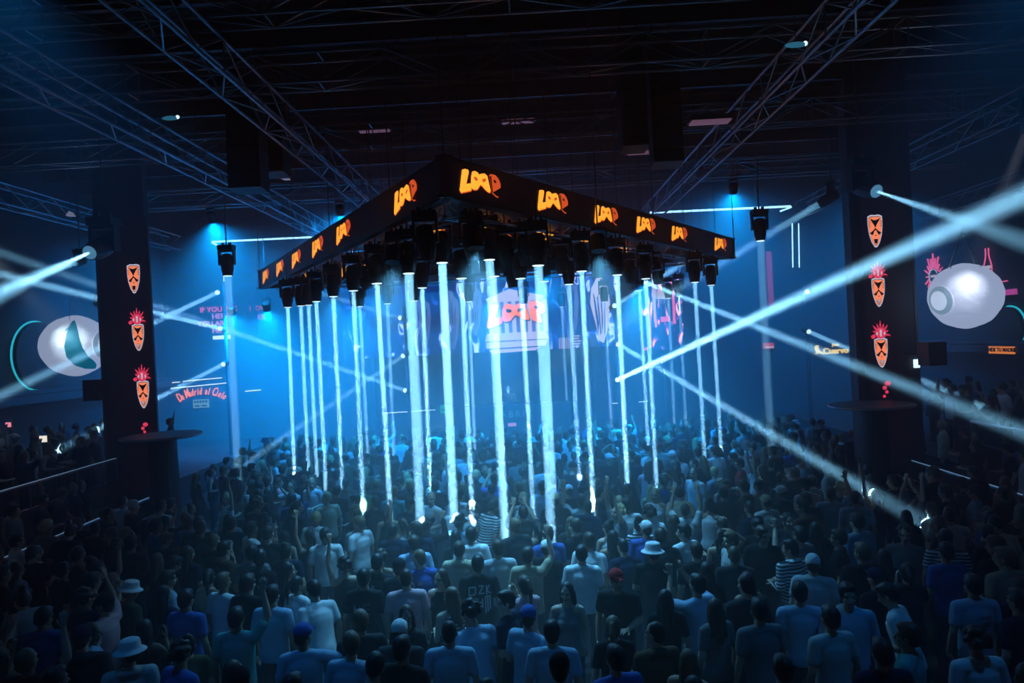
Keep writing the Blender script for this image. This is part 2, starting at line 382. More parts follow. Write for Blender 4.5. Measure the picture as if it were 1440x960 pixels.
p = PY(112, 348, 19); moving_head(p, PY(-30, 396, 15)-p, 'small moving head by the wall above the teal-crescent ball', None, .8, 20, .14, 4, rodup=10.985-p.z, lensmat=M_lensdim)

# added wash lights on the triangle and trusses that fill haze and crowd
def wash(p, q, e, label, col=WASH, cone=110, k=.9):
    p = V(p); q = V(q); d = (q-p).normalized()
    t = thing('added_wash_light', label, 'stage light', p, 'added wash lights on the trusses')
    MB().box((-.12, -.05, .0), (.12, .05, .06)).box((-.15, -.02, -.22), (-.13, .02, .03)).box((.13, -.02, -.22), (.15, .02, .03)).build('bracket', M_black, t)
    can = MB().tube([-d*.14, -d*.12, d*.12, d*.16], [.08, .12, .13, .13], 14).build('can', M_black, t); can.location = (0, 0, -.2)
    MB().tube([d*.13, d*.135], .115, 14).build('lens', M_lensdim, can)
    if p.z < 8: rod('suspension_rod', (0, 0, .05), (0, 0, 10.985-p.z), .012, t, _unit_rod_s)
    lamp('SPOT', 'wash_source', p+V((0, 0, -.2))+d*.18, q, e, col, size=.12, cone=cone)
for i, (x, y, e) in enumerate(((-5.2, 18.5, .25), (-3.2, 14.6, .16), (.6, 14.0, .16), (3.2, 18.2, .34), (-1.0, 21.0, .7), (-5.5, 22, .4), (3.5, 21.5, .5), (-8.6, 22.6, .9), (-10.2, 23.6, .7))):
    wash((x, y, 6.45), (x*1.05, y+2.5, 0) if x > -8 else (x*1.12, y+4, 2), P_WASH*e, 'added blue wash lamp hung inside the screen triangle')  # added to fill the haze between the beams with blue
for x, y, q, e in ((-12.5, 20.81, (-14.5, 24, 5), .6), (-9.5, 20.81, (-10.5, 27, 3), 1.2), (11.2, 20.81, (12.5, 27, 4), .4), (0, 20.81, (0, 28, 4), 1.0), (-5.5, 20.81, (-7, 28, 4), 1.0), (6.5, 20.81, (8, 28, 4), .8)):
    wash((x, y, 9.15), q, P_WASH*e, 'added blue wash lamp under the rear truss', cone=110)  # added to brighten the haze in front of the back wall
for x, y, q, e in ((-11, 11.7, (-12, 15, 1), .02), (11, 11.7, (12, 14, 1), .025), (-4.3, 5.2, (-2, 8, 0), .022), (4.6, 5.2, (2, 8, 0), .022)):
    wash((x, y, 8.6 if y < 9 else 9.1), q, P_WASH*e, 'added dim blue wash lamp under the front trusses', cone=66)  # added fill for the dark front crowd
for x, y, q, e in ((-2.2, 11.6, (-2.2, 10, 0), 1500), (1.3, 11.6, (1.3, 10, 0), 1500), (-.7, 10.4, (-.6, 9.2, 0), 1500), (-1, 14, (-1, 15, 0), 1000), (3, 15.5, (3.5, 15, 0), 650), (-4.5, 16, (-4.8, 15.5, 0), 650)):
    wash((x, y, 6.45), q, e, 'added pale cyan wash lamp hung at the front of the screen triangle', (.13, .56, 1), cone=90)  # added to brighten the people around the near beams

# ------------------------------------------------------------------ columns with mask screens
M_pillar = mat('pillar_black', (.03, .033, .04), .6, noise=.3, scale=3)
def mask_meshes():
    sh = [(-.30, .92), (-.15, .97), (0, .955), (.15, .97), (.30, .92), (.30, .62), (.26, .36), (.17, .12), (.06, -.02), (0, -.04), (-.06, -.02), (-.17, .12), (-.26, .36), (-.30, .62)]
    out = flat('mask_outline', [inset(sh, 1.0), inset(sh, .90)], M_pwhite, .006)
    fill = flat('mask_face', [inset(sh, .86)], M_salmon, .006)
    # dark eye shapes meeting in an X over the nose, and cheeks
    dk = flat('mask_marks', [[(-.22, .86), (-.06, .66), (0, .56), (.06, .66), (.22, .86), (.05, .80), (-.05, .80)],
                             [(-.24, .40), (-.10, .48), (0, .56), (.10, .48), (.24, .40), (.12, .34), (.05, .46), (0, .50), (-.05, .46), (-.12, .34)],
                             ring(0, .33, .03, .02, 8), [(-.08, .22), (.08, .22), (.06, .10), (0, .07), (-.06, .10)]]+[[(s*.27, .6+k*.07), (s*.16, .62+k*.07), (s*.27, .63+k*.07)] for s in (-1, 1) for k in range(3)], M_dark, .006)
    teeth = flat('mask_teeth', [[(-.065, .21), (.065, .21), (.055, .165), (-.055, .165)], [(-.05, .15), (.05, .15), (.03, .105), (-.03, .105)]], M_pwhite, .006)
    crown = []
    for i in range(9):
        a = R(190-i*25); r0, r1 = .27, .46 if i % 2 == 0 else .38
        crown.append([(r0*math.cos(a-.16), 1.12+r0*.9*math.sin(a-.16)), (r1*math.cos(a), 1.12+r1*math.sin(a)), (r0*math.cos(a+.16), 1.12+r0*.9*math.sin(a+.16))])
    crown += [ring(0, 1.14, .25, .20, 14), ring(-.34, 1.02, .10, .07, 8), ring(.34, 1.02, .10, .07, 8)]
    cr = flat('mask_headdress', crown, M_red, .006)
    gem = flat('mask_gem', [[(-.035, 1.02), (.035, 1.02), (.05, 1.25), (-.05, 1.25)], ring(-.17, 1.12, .04, .06, 7), ring(.17, 1.12, .04, .06, 7)], M_pwhite, .006)
    return out, fill, dk, teeth, cr, gem
MK = mask_meshes()
def column(px0, px1, d, depth, masks, half, label, slab):
    a = PY(px0, 500, d).x; b = PY(px1, 500, d).x
    t = thing('column', label, 'column', ((a+b)/2, d+depth/2, 0)); t['kind'] = 'structure'
    hw = (b-a)/2
    MB().box((-hw, -depth/2, 0), (hw, depth/2, ZC)).build('shaft', M_pillar, t)
    for s in (-1, 1):  # corner angles
        MB().box((s*hw-.03, -depth/2-.015, 0), (s*hw+.03, -depth/2+.03, ZC)).build('corner_trim', M_steel, t)
    MB().box((-hw-.08, -depth/2-.08, 0), (hw+.08, depth/2+.08, .3)).build('plinth', M_steel, t)
    # narrow LED screen on the face
    s0 = PY(masks[1][0], masks[1][1], d).x
    sc = thing('led_totem', slab, 'LED screen', (s0, d-.03, 0))
    MB().box((-half, -.08, 1.3), (half, .0, 8.2)).build('screen', M_ledoff, sc)
    MB().box((-half-.03, -.05, 1.25), (-half, .03, 8.25)).box((half, -.05, 1.25), (half+.03, .03, 8.25)).build('screen_frame', M_black, sc)
    for x, y, hpx, full in masks:
        p = PY(x, y, d-.12); k = hpx/960*d/(1.02 if full < 2 else 1.5)
        M = Matrix.Translation((p.x-s0, -.085, p.z-k*(.46 if full < 2 else .68))) @ Matrix.Rotation(R(90), 4, 'X') @ Matrix.Diagonal((k*.74, k, 1, 1))
        if full == 0:   # only scraps of the next mask scrolling in
            scr = flat('mask_fragment', [ring(.1, .9, .2, .12, 7), ring(-.1, .7, .14, .1, 6), ring(.02, .5, .12, .09, 5), ring(-.15, .3, .1, .08, 6)], M_red, .006)
            inst('mask_fragment', scr, sc, M); continue
        for j, me in enumerate(MK if full == 2 else MK[:4]):
            if full == 1 and j == 3: continue
            inst(me.name, me, sc, M @ Matrix.Translation((0, 0, .004*(j+1))))
    return t
column(143, 211, 17, .25, [(188, 392, 42, 1), (194, 466, 57, 2), (201, 546, 58, 2), (203, 608, 26, 0)], .38, 'thick black square column between balcony and stage, beside the teal-crescent ball', 'narrow LED screen of orange masks on the column by the teal-crescent ball')
column(1206, 1291, 16.5, .4, [(1231, 325, 46, 1), (1235, 402, 60, 2), (1239, 487, 61, 2), (1247, 552, 30, 0)], .38, 'thick black square column beside the white eyeball ball', 'narrow LED screen of orange masks on the column by the white eyeball ball')
# round counters about the columns
for (px, py, d, lab) in ((228, 611, 15.6, 'dark round counter at the column by the teal-crescent ball'), (1225, 568, 15.2, 'dark round counter at the column by the white eyeball ball')):
    p = PY(px, py, d); t = thing('round_counter', lab, 'counter', (p.x, p.y, 1.1 if abs(p.x) > 10.4 else 0))
    z = p.z-t.location.z
    MB().tube([(0, 0, z-.06), (0, 0, z)], .85, 28).build('counter_top', M_steel, t)
    MB().tube([(0, 0, 0), (0, 0, z-.06)], [.35, .3], 20).build('counter_body', M_panel, t)
    MB().tube([(.86*math.cos(a), .86*math.sin(a), z-.03) for a in np.linspace(0, 2*math.pi, 29)[:-1]], .018, 6, closed=True).build('edge_rail', M_rail, t)

# ------------------------------------------------------------------ balcony railings
_unit_glint = MB().tube([(0, 0, 0), (0, 0, 1)], 1., 6).mesh('line', neon('rail_glint', (.18, .38, .65), .8))  # glowing line painted as the highlight along the rails
def railing(x, y0, y1, zf, ztop, label, step=1.4):
    t = thing('railing', label, 'railing', (x, y0, zf)); L = y1-y0; h = ztop-zf
    rod('top_rail', (0, 0, h), (0, L, h), .028, t); rod('painted_glint', (0, 0, h+.034), (0, L, h+.034), .008, t, _unit_glint); rod('rail', (0, 0, h*.55), (0, L, h*.55), .015, t); 
    MB().box((-.02, 0, .05), (.02, L, h*.5)).build('panel', M_panel, t)
    n = int(L/step)
    for i in range(n+1): rod('post', (0, L*i/n, 0), (0, L*i/n, h), .02, t)
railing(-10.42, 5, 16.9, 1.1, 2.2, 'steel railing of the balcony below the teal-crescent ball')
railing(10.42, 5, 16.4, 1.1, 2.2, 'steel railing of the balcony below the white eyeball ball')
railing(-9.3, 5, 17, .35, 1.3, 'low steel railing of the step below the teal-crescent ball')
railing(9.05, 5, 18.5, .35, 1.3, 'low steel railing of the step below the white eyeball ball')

# ------------------------------------------------------------------ side wall ledges, discs, signs
for sx, px, py, r, nm in ((-1, 58, 500, .85, 'teal-crescent'), (1, 1416, 460, .52, 'white eyeball')):
    X = sx*15.5; z = 3.9
    o = MB().box((min(X, X-sx*.5), 8, z-.12), (max(X, X-sx*.5), 28.5, z)).box((min(X, X-sx*.52), 8, z-.4), (max(X, X-sx*.48), 28.5, z-.14)).build('wall_ledge', M_steel)
    tag(o, 'long dark ledge on the side wall behind the %s ball' % nm, 'ledge')
    p = PX(px, py, X-sx*.25); t = thing('disc_sign', 'large dark disc with a teal halo on the wall behind the %s ball' % nm, 'sign', (X, p.y, p.z))
    r *= 1.25
    MB().tube([(-sx*.22, 0, 0), (-sx*.26, 0, 0)], r, 40).build('disc', M_panel, t)
    MB().tube([(-sx*.12, r*1.02*math.cos(a), r*1.02*math.sin(a)) for a in np.linspace(0, 2*math.pi, 41)[:-1]], .03, 6, closed=True).build('halo_tube', neon('halo_teal', (.02, .55, .75), 1.6), t)
    MB().tube([(0, 0, 0), (-sx*.22, 0, 0)], .1, 10).build('stem', M_steel, t)
    wash((X-sx*2.2, p.y, p.z+1.8), (X, p.y, p.z-.2), 60 if sx > 0 else 120, 'added teal wash lamp hung before the disc on the wall behind the %s ball' % nm, (.0, .45, .9), cone=110)  # added lamp that tints the side wall teal
wash_p = None
def wall_frame(px, py, sx, off=.06):   # frame on the side wall, x to the reader's right
    X = sx*15.5-sx*off; p = PX(px, py, X); return frame(p, (0, sx*-1. if sx > 0 else 1., 0), (0, 0, 1)), p
# right wall neon: sun, bottle, shelf, orange board
M, p = wall_frame(1313, 388, 1)
t = thing('neon_sun_sign', 'pink neon sunburst sign on the wall beside the white eyeball ball', 'neon sign', M.translation); t.matrix_world = M
for i in range(20):
    a = 2*math.pi*i/20; r1 = .74 if i % 2 else .60; c, s_ = math.cos(a), math.sin(a)
    MB().tube([(.30*c*1., .30*s_, .0), (r1*.78*c, r1*1.15*s_, .0)], .032, 6).build('ray', M_pink, t)
MB().tube([(0, 0, -.05), (0, 0, .01)], .27, 20).build('disc', mat('sign_teal', (.02, .12, .14), .5), t)
MB().tube([(.26*math.cos(a), .26*math.sin(a), .02) for a in np.linspace(0, 6.283, 21)[:-1]], .02, 6, closed=True).build('ring', M_pwhite, t)
MB().box((-.16, -.05, .01), (.16, .04, .03)).build('name_bar', M_pwhite, t)
M, p = wall_frame(1389, 375, 1)
t = thing('neon_bottle_sign', 'pink neon bottle outline above the white eyeball ball', 'neon sign', M.translation); t.matrix_world = M
prof = [(.19, -.55), (.19, .05), (.10, .28), (.075, .42), (.075, .62)]
MB().tube([(x, y, 0) for x, y in prof], .022, 6).build('outline', M_pink, t); MB().tube([(-x, y, 0) for x, y in prof], .022, 6).build('outline', M_pink, t)
MB().tube([(-.19, -.55, 0), (.19, -.55, 0)], .022, 6).build('outline', M_pink, t); MB().box((-.14, -.06, -.01), (.14, .04, .01)).build('bottle_label', M_pwhite, t)
M, p = wall_frame(1416, 414, 1)
t = thing('lit_shelf', 'shelf glowing pink on the wall beside the neon bottle', 'shelf', M.translation); t.matrix_world = M
MB().box((-.5, -.02, -.05), (.4, .16, .05)).build('light_box', neon('shelf_pink', (.9, .12, .6), .8), t); MB().box((-.6, -.3, -.05), (.9, -.26, .22)).build('board', M_steel, t)
for i in range(7): MB().tube([(-.42+.13*i, -.26, .1), (-.42+.13*i, -.08, .1), (-.42+.13*i, -.03, .1)], [.035, .035, .012], 8).build('bottle', M_pillar, t)
M, p = wall_frame(1405, 397, 1)
t = thing('neon_tube', 'short pink neon tube under the neon bottle', 'neon sign', M.translation); t.matrix_world = M
MB().tube([(-.3, 0, 0), (.38, .02, 0)], .02, 6).build('tube', M_pink, t)
M, p = wall_frame(1409, 492, 1, .56)
t = thing('orange_sign', 'lit orange board with dark lettering under the wall ledge', 'sign', M.translation); t.matrix_world = M
MB().box((-.63, -.12, -.04), (.52, .11, 0)).build('board', neon('board_orange', (1, .28, .05), 1.4), t)
inst('lettering', text_mesh('DONDE TU MADRID', .17, M_dark, .01, 0, .006), t, Matrix.Translation((-.1, -.05, .01)))

# back wall signs
def back(px, py, d=28.8): p = PY(px, py, d); return p
def bthing(name, label, cat, px, py, d=28.85):
    p = PY(px, py, d); t = thing(name, label, cat, p); return t
RX = Matrix.Rotation(R(90), 4, 'X')
t = bthing('script_sign', 'arched coral neon script sign on the back wall', 'neon sign', 284, 556)
word = 'De Madrid al Cielo'; rad = 1.65; n = len(word)
for i, ch in enumerate(word):
    if ch == ' ': continue
    u = (i-(n-1)/2)/(n-1); a = u*1.15
    me = text_mesh(ch, .40 if ch.islower() else .5, neon('script_coral', (1, .22, .10), 2.6), .05, .25, .006)
    inst('letter', me, t, RX @ Matrix.Translation((rad*math.sin(a)*1.0, rad*(math.cos(a)-1)*.9+.05, 0)) @ Matrix.Rotation(-a, 4, 'Z') @ Matrix.Diagonal((.52, 1.05, 1, 1)))
MB().box((-.95, .06, -.9), (.95, .12, .38)).build('backing', M_wall, t)
pl = MB().box((-.38, -.05, -.52), (.30, .0, -.16)).build('plaque', neon('plaque_pale', (.35, .75, .8), .7), t)
for i in range(5): MB().box((-.32+.12*i, -.06, -.30), (-.25+.12*i, -.05, -.21)).build('plaque_mark', M_dark, pl)
for i in range(2): MB().box((-.3+.3*i, -.06, -.46), (-.1+.3*i, -.05, -.4)).build('plaque_mark', M_dark, pl)
M_lil = neon('neon_lilac', (.8, .35, .9), 1.5)
t = bthing('neon_words', 'small pink lettering on the back wall above the coral script sign', 'neon sign', 306, 448)
for i, (s_, dx) in enumerate((('IF YOU ARE', .05), ('HERE', .12), ('YOU ARE', -.22), ('HERE', .1))):
    inst('lettering', text_mesh(s_, .31, M_lil if i else M_pink, .03, 0, .004), t, RX @ Matrix.Translation((dx, .30-.30*i, 0)))
MB().box((-.25, 0, -.88), (.50, .03, -.72)).build('lettering_bar', M_white, t)
MB().box((-.8, .04, -1), (.8, .1, .7)).build('backing', M_wall, t)
t = bthing('neon_words', 'two short pink words on the back wall by the screen triangle end', 'neon sign', 364, 438)
inst('lettering', text_mesh('NOW', .3, M_orange2, .03), t, RX @ Matrix.Translation((0, .05, 0))); inst('lettering', text_mesh('ER', .3, M_orange2, .03), t, RX @ Matrix.Translation((.1, -.33, 0)))
MB().box((-.07, .04, -.5), (.5, .1, .45)).build('backing', M_wall, t)
t = bthing('bird_sign', 'yellow neon bird and script lettering on the back wall', 'neon sign', 1166, 491)
inst('bird', flat('bird', [[(-.62, -.16), (-.52, -.10), (-.58, -.02), (-.60, .10), (-.54, .19), (-.45, .20), (-.40, .16), (-.46, .13), (-.44, .05), (-.36, -.06), (-.20, -.18), (-.22, -.21), (-.34, -.17), (-.44, -.12), (-.52, -.19)]], M_yellow, .03), t, RX)
inst('lettering', text_mesh('Cuervo', .34, M_yellow, .03, 0, .012), t, RX @ Matrix.Translation((.27, -.18, 0))); inst('lettering', text_mesh('Jose', .17, M_yellow, .03, 0, .006), t, RX @ Matrix.Translation((.27, .13, 0)))
MB().box((-.7, .04, -.3), (.8, .1, .35)).build('backing', M_wall, t)
t = bthing('red_sign', 'small red lit box sign on the back wall', 'sign', 1081, 486)
MB().box((-.19, -.1, -.12), (.19, .1, .12)).build('box', neon('sign_red', (1, .08, .12), .8), t); MB().box((-.17, -.11, -.09), (.17, -.1, -.02)).build('bar', M_pwhite, t)
t = bthing('exit_sign', 'green lit exit sign on the back wall behind the beams', 'exit sign', 627, 575)
MB().box((-.24, -.08, -.17), (.24, .1, .17)).build('box', M_green, t); inst('lettering', text_mesh('SALIDA', .12, M_dark, .01, 0, .004), t, Matrix.Translation((0, -.09, -.05)) @ RX)

# light tubes on the back wall and under the roof
def tube_light(a, b, d, label, r=.03, m=None, group=None):
    p = PY(*a, d); q = PY(*b, d); t = thing('light_tube', label, 'light tube', p, group)
    rod('tube', (0, 0, 0), q-p, r, t, MB().tube([(0, 0, 0), (0, 0, 1)], 1., 8).mesh('tube', m or M_strip))
    dd = (q-p); back_y = min(.15, YB-d)
    for s_ in (.1, .9):
        if abs(dd.z) > abs(dd.x) or d > 28: rod('bracket', dd*s_, dd*s_+V((0, YB-d, 0)), .012, t, _unit_rod_s)
        else: rod('bracket', dd*s_, dd*s_+V((0, 0, 10.985-p.z)), .008, t, _unit_rod_s)
for a, b in (((213, 540), (253, 537)), ((257, 536), (312, 531)), ((214, 548), (226, 546)), ((240, 546), (322, 538)), ((345, 550), (367, 548))):
    tube_light(a, b, 28.9, 'thin white light tube on the back wall above the coral script sign', .022, M_white, 'wall tubes by the script sign')
for a, b in (((540, 581), (612, 576)),): tube_light(a, b, 28.9, 'long thin white light tube low on the back wall by the exit sign', .015, M_white)
for a, b in (((861, 567), (876, 566)), ((898, 565), (911, 564))): tube_light(a, b, 28.9, 'tiny white light tube low on the back wall by the dazzling beam', .015, M_white, 'tiny wall tubes')
for a, b in (((1205, 474), (1228, 474)), ((1205, 481), (1228, 481))): tube_light(a, b, 28.9, 'short white light tube beside the mask column', .025, M_white, 'paired wall tubes')
tube_light((298, 340), (446, 333), 26, 'long ice blue light tube hung under the roof near the orange script sign', .035)
tube_light((298, 341), (310, 347), 26, 'short ice blue light tube hung at the end of the long one', .03)
tube_light((914, 299), (1112, 290), 26, 'long ice blue light tube hung under the roof past the screen triangle', .04)
tube_light((1097, 297), (1113, 291), 26, 'short ice blue light tube tilted at the end of the long one', .03)
for x in (1114, 1123): tube_light((x, 314), (x+1, 376), 28.8, 'upright pair of white light tubes high on the back wall', .028, M_strip, 'upright tube pair')
tube_light((314, 376), (316, 425), 28.8, 'single upright white light tube high on the back wall', .022, M_white)
t = bthing('pink_light_bar', 'tall upright pink light bar on the back wall', 'light bar', 1083, 392)
MB().box((-.10, -.05, -1.15), (.10, .1, 1.15)).build('bar', neon('bar_magenta', (.75, .12, .45), .45), t)
t = bthing('blue_light_bar', 'tall upright dim blue light bar on the back wall', 'light bar', 357, 440)
MB().box((-.10, -.05, -1.3), (.10, .1, 1.3)).build('bar', neon('bar_blue', (.01, .1, .6), .35), t)

# ------------------------------------------------------------------ stage, booth, big screens
struct('floor_stage', MB().box((-7, 24.3, 0), (7, 28.9, 1.2)), M_panel, 'low black stage platform at the back wall')
def screen_mat(name, seed, pal, sx, sy, thr):
    m = bpy.data.materials.new(name); m.use_nodes = True; n = m.node_tree; b = n.nodes['Principled BSDF']; b.inputs['Base Color'].default_value = (.01, .01, .02, 1)
    tc = n.nodes.new('ShaderNodeTexCoord'); mp = n.nodes.new('ShaderNodeMapping'); mp.inputs['Scale'].default_value = (sx, sy, sy); mp.inputs['Location'].default_value = (seed, seed*2, 0)
    nz = n.nodes.new('ShaderNodeTexNoise'); nz.inputs['Scale'].default_value = 1.; nz.inputs['Detail'].default_value = 5; nz.inputs['Distortion'].default_value = 1.2
    cr = n.nodes.new('ShaderNodeValToRGB'); e = cr.color_ramp.elements
    e[0].position = thr; e[0].color = (*pal[0], 1); e[1].position = thr+.06; e[1].color = (*pal[1], 1)
    for i, c in enumerate(pal[2:]): x = e.new(min(.99, thr+.10+.045*i)); x.color = (*c, 1)
    n.links.new(tc.outputs['Object'], mp.inputs['Vector']); n.links.new(mp.outputs[0], nz.inputs['Vector']); n.links.new(nz.outputs['Fac'], cr.inputs['Fac'])
    n.links.new(cr.outputs['Color'], b.inputs['Emission Color']); b.inputs['Emission Strength'].default_value = 3.2; m.cycles.emission_sampling = 'NONE'; return m
SD = 26.5
a = PY(484, 498, SD); b = PY(872, 480, SD)
t = thing('video_wall', 'large blue video wall with a pale temple and coral LOOP logo above the stage', 'video screen', ((a.x+b.x)/2, SD, a.z))
hw = (b.x-a.x)/2; H = 4.2
MB().box((-hw, 0, -.2), (hw, .15, H)).build('screen', screen_mat('video_blue', 3, [(.001, .012, .09), (.002, .03, .22), (.02, .12, .6), (.45, .6, 1), (.01, .05, .3)], 1.7, .9, .50), t)
rod('support_mast', (-hw*.8, .3, -a.z+1.2), (-hw*.8, .3, H), .07, t, _unit_rod_s); rod('support_mast', (hw*.8, .3, -a.z+1.2), (hw*.8, .3, H), .07, t, _unit_rod_s)
cx = PY(725, 440, SD).x-t.location.x; cz = PY(725, 452, SD).z-t.location.z
def scr(name, loops, m, dz): inst(name, flat(name, loops, m, .01), t, Matrix.Translation((cx, -.01-dz, cz)) @ RX)
pal = neon('temple_pale', (.75, .72, 1), 1.25); pal2 = neon('temple_shade', (.18, .32, .9), .8)
scr('temple_roof', [[(-1.15, .92), (-.2, 1.28), (1.15, .95), (1.05, .80), (-1.05, .78)]], pal, .0)
scr('temple_columns', [[(-1.05+.3*i, -.42), (-.89+.3*i, -.42), (-.89+.3*i, .8), (-1.05+.3*i, .8)] for i in range(8)], pal, .0)
scr('temple_shadow', [[(-1.05, -.42), (1.1, -.42), (1.05, .8), (-1.0, .8)]], pal2, -.004)
scr('temple_steps', [[(-1.25, -.72), (1.25, -.72), (1.15, -.42), (-1.15, -.42)], [(-1.2, -1.0), (1.1, -.98), (1.2, -.76), (-1.2, -.76)], [(-1.0, -1.2), (.7, -1.15), (.9, -1.03), (-1.1, -1.05)]], pal, .0)
LG = lambda l: [((x-.5)*2.3, (y-.5)*1.0+.28) for x, y in l]
scr('logo_shadow', [[(x+.03, y-.05) for x, y in LG(l)] for l in (_L, _OO, _P)], neon('logo_navy', (.02, .04, .2), .5), .012)
scr('logo', [LG(l) for l in (_L, _OO, _P, _e1, _e2, _ph)], neon('logo_coral', (1, .22, .08), 2.4), .02)
for i in range(7): scr('barcode', [[(1.62+.07*i, -1.15), (1.65+.07*i, -1.15), (1.65+.07*i, -.72), (1.62+.07*i, -.72)]], pal, .0)
for i in range(5): scr('caption', [[(2.15, -1.1+.1*i), (2.15+.25+.05*(i % 3), -1.1+.1*i), (2.15+.25+.05*(i % 3), -1.05+.1*i), (2.15, -1.05+.1*i)]], pal, .0)
# pale draped figures on the video wall
rnd = random.Random(5)
for fx, fz, sc_, mm in ((-2.5, .1, 1.0, pal2), (-1.6, .5, .9, pal2), (2.1, .35, 1.1, pal2), (3.3, .2, 1.1, pal), (-3.6, .1, .9, pal2)):
    body = [(fx+sc_*x, fz+sc_*y) for x, y in ((-.18, 1.05), (-.08, 1.25), (.1, 1.2), (.12, 1.0), (.3, .85), (.34, .3), (.22, -.6), (.05, -1.1), (-.1, -1.0), (-.2, -.4), (-.36, .3), (-.3, .85))]
    folds = [[(fx+sc_*(-.25+.13*k), fz+sc_*(.6+rnd.uniform(-.1, .2))), (fx+sc_*(-.2+.13*k), fz+sc_*.6), (fx+sc_*(-.08+.07*k), fz-sc_*rnd.uniform(.3, .8)), (fx+sc_*(-.13+.07*k), fz-sc_*.8)] for k in range(4)]
    scr('painted_figure', [body]+folds, mm, .0)
a = PY(905, 480, SD+.3); b = PY(962, 480, SD+.3)
t2 = thing('video_panel', 'narrow video panel of pink and white strips beside the video wall', 'video screen', ((a.x+b.x)/2, SD+.3, PY(932, 492, SD+.3).z))
hw = (b.x-a.x)/2
MB().box((-hw, 0, 0), (hw, .12, 3.9)).build('screen', screen_mat('video_pink', 11, [(.001, .008, .05), (.02, .03, .2), (.7, .1, .25), (1, .5, .6), (.3, .2, .6)], 3., 1.3, .52), t2)
rod('support_mast', (0, .25, -t2.location.z+1.2), (0, .25, 3.9), .06, t2, _unit_rod_s)
for i, (x, z0, z1, ww, m) in enumerate(((-.5, .1, 2.1, .07, M_orange2), (-.3, 1.1, 3.2, .10, M_pwhite), (-.22, 2.0, 3.5, .05, M_pwhite), (.05, 2.0, 2.3, .45, M_pwhite), (.45, 1.0, 2.4, .10, M_pink), (.1, 1.1, 1.3, .35, M_pink), (-.28, .9, 1.5, .08, M_salmon), (.68, 1.4, 2.6, .04, M_white))):
    o = MB().box((x-ww/2, -.02, z0), (x+ww/2, -.005, z1)).build('strip', m, t2)
p = PY(722, 590, 24.0)
t = thing('dj_booth', 'dark booth with small lettering at the front of the stage', 'booth', (p.x, 24.6, 1.2))
MB().box((-2.1, 0, 0), (2.1, .08, 1.15)).build('front_panel', M_panel, t); MB().box((-2.1, .08, 1.05), (2.1, .9, 1.15)).build('table_top', M_black, t)
MB().box((-2.1, .08, 0), (-2.0, .9, 1.05)).build('side_panel', M_panel, t); MB().box((2.0, .08, 0), (2.1, .9, 1.05)).build('side_panel', M_panel, t)
inst('lettering', text_mesh('FABRIK', .34, neon('booth_cyan', (.1, .55, .9), .6), .02, 0, 0, space=1.35), t, Matrix.Translation((0, -.02, .72)) @ RX)
MB().box((-.22, -.03, .40), (.08, -.0, .52)).build('name_plate', neon('plate_pink', (.8, .4, .8), .8), t)
for x in (-.8, .8): MB().box((x-.2, .35, 1.15), (x+.2, .75, 1.22)).tube([(x, .55, 1.22), (x, .55, 1.245)], .13, 14).build('deck', M_black, t)
MB().box((-.25, .35, 1.15), (.25, .75, 1.24)).build('mixer', M_black, t)

# ------------------------------------------------------------------ hanging eyeball balls
def fabric_white(name):
    m = bpy.data.materials.new(name); m.use_nodes = True; n = m.node_tree; b = n.nodes['Principled BSDF']; b.inputs['Base Color'].default_value = (.82, .82, .86, 1); b.inputs['Roughness'].default_value = .55; b.inputs['Emission Color'].default_value = (.55, .68, 1, 1); b.inputs['Emission Strength'].default_value = .85  # emission paints light into the cloth so the balloons look lit
    tc = n.nodes.new('ShaderNodeTexCoord'); wv_ = n.nodes.new('ShaderNodeTexNoise'); wv_.inputs['Scale'].default_value = 3.; wv_.inputs['Distortion'].default_value = 2.
    bp = n.nodes.new('ShaderNodeBump'); bp.inputs['Strength'].default_value = .5; bp.inputs['Distance'].default_value = .06
    n.links.new(tc.outputs['Object'], wv_.inputs['Vector']); n.links.new(wv_.outputs['Fac'], bp.inputs['Height']); n.links.new(bp.outputs[0], b.inputs['Normal']); return m
M_fab = fabric_white('inflated_fabric'); M_iris = mat('iris_grey_blue', (.35, .48, .55), .5, noise=.3, emit=(.35, .55, .75), strength=.75); M_pupil = mat('pupil_white', (.75, .8, .85), .5, emit=(.6, .75, 1), strength=1.2); M_lid = mat('eyelid_teal', (.02, .16, .22), .6, noise=.25, scale=5, emit=(.0, .16, .28), strength=1.)  # iris, pupil and lid carry painted glow like the cloth
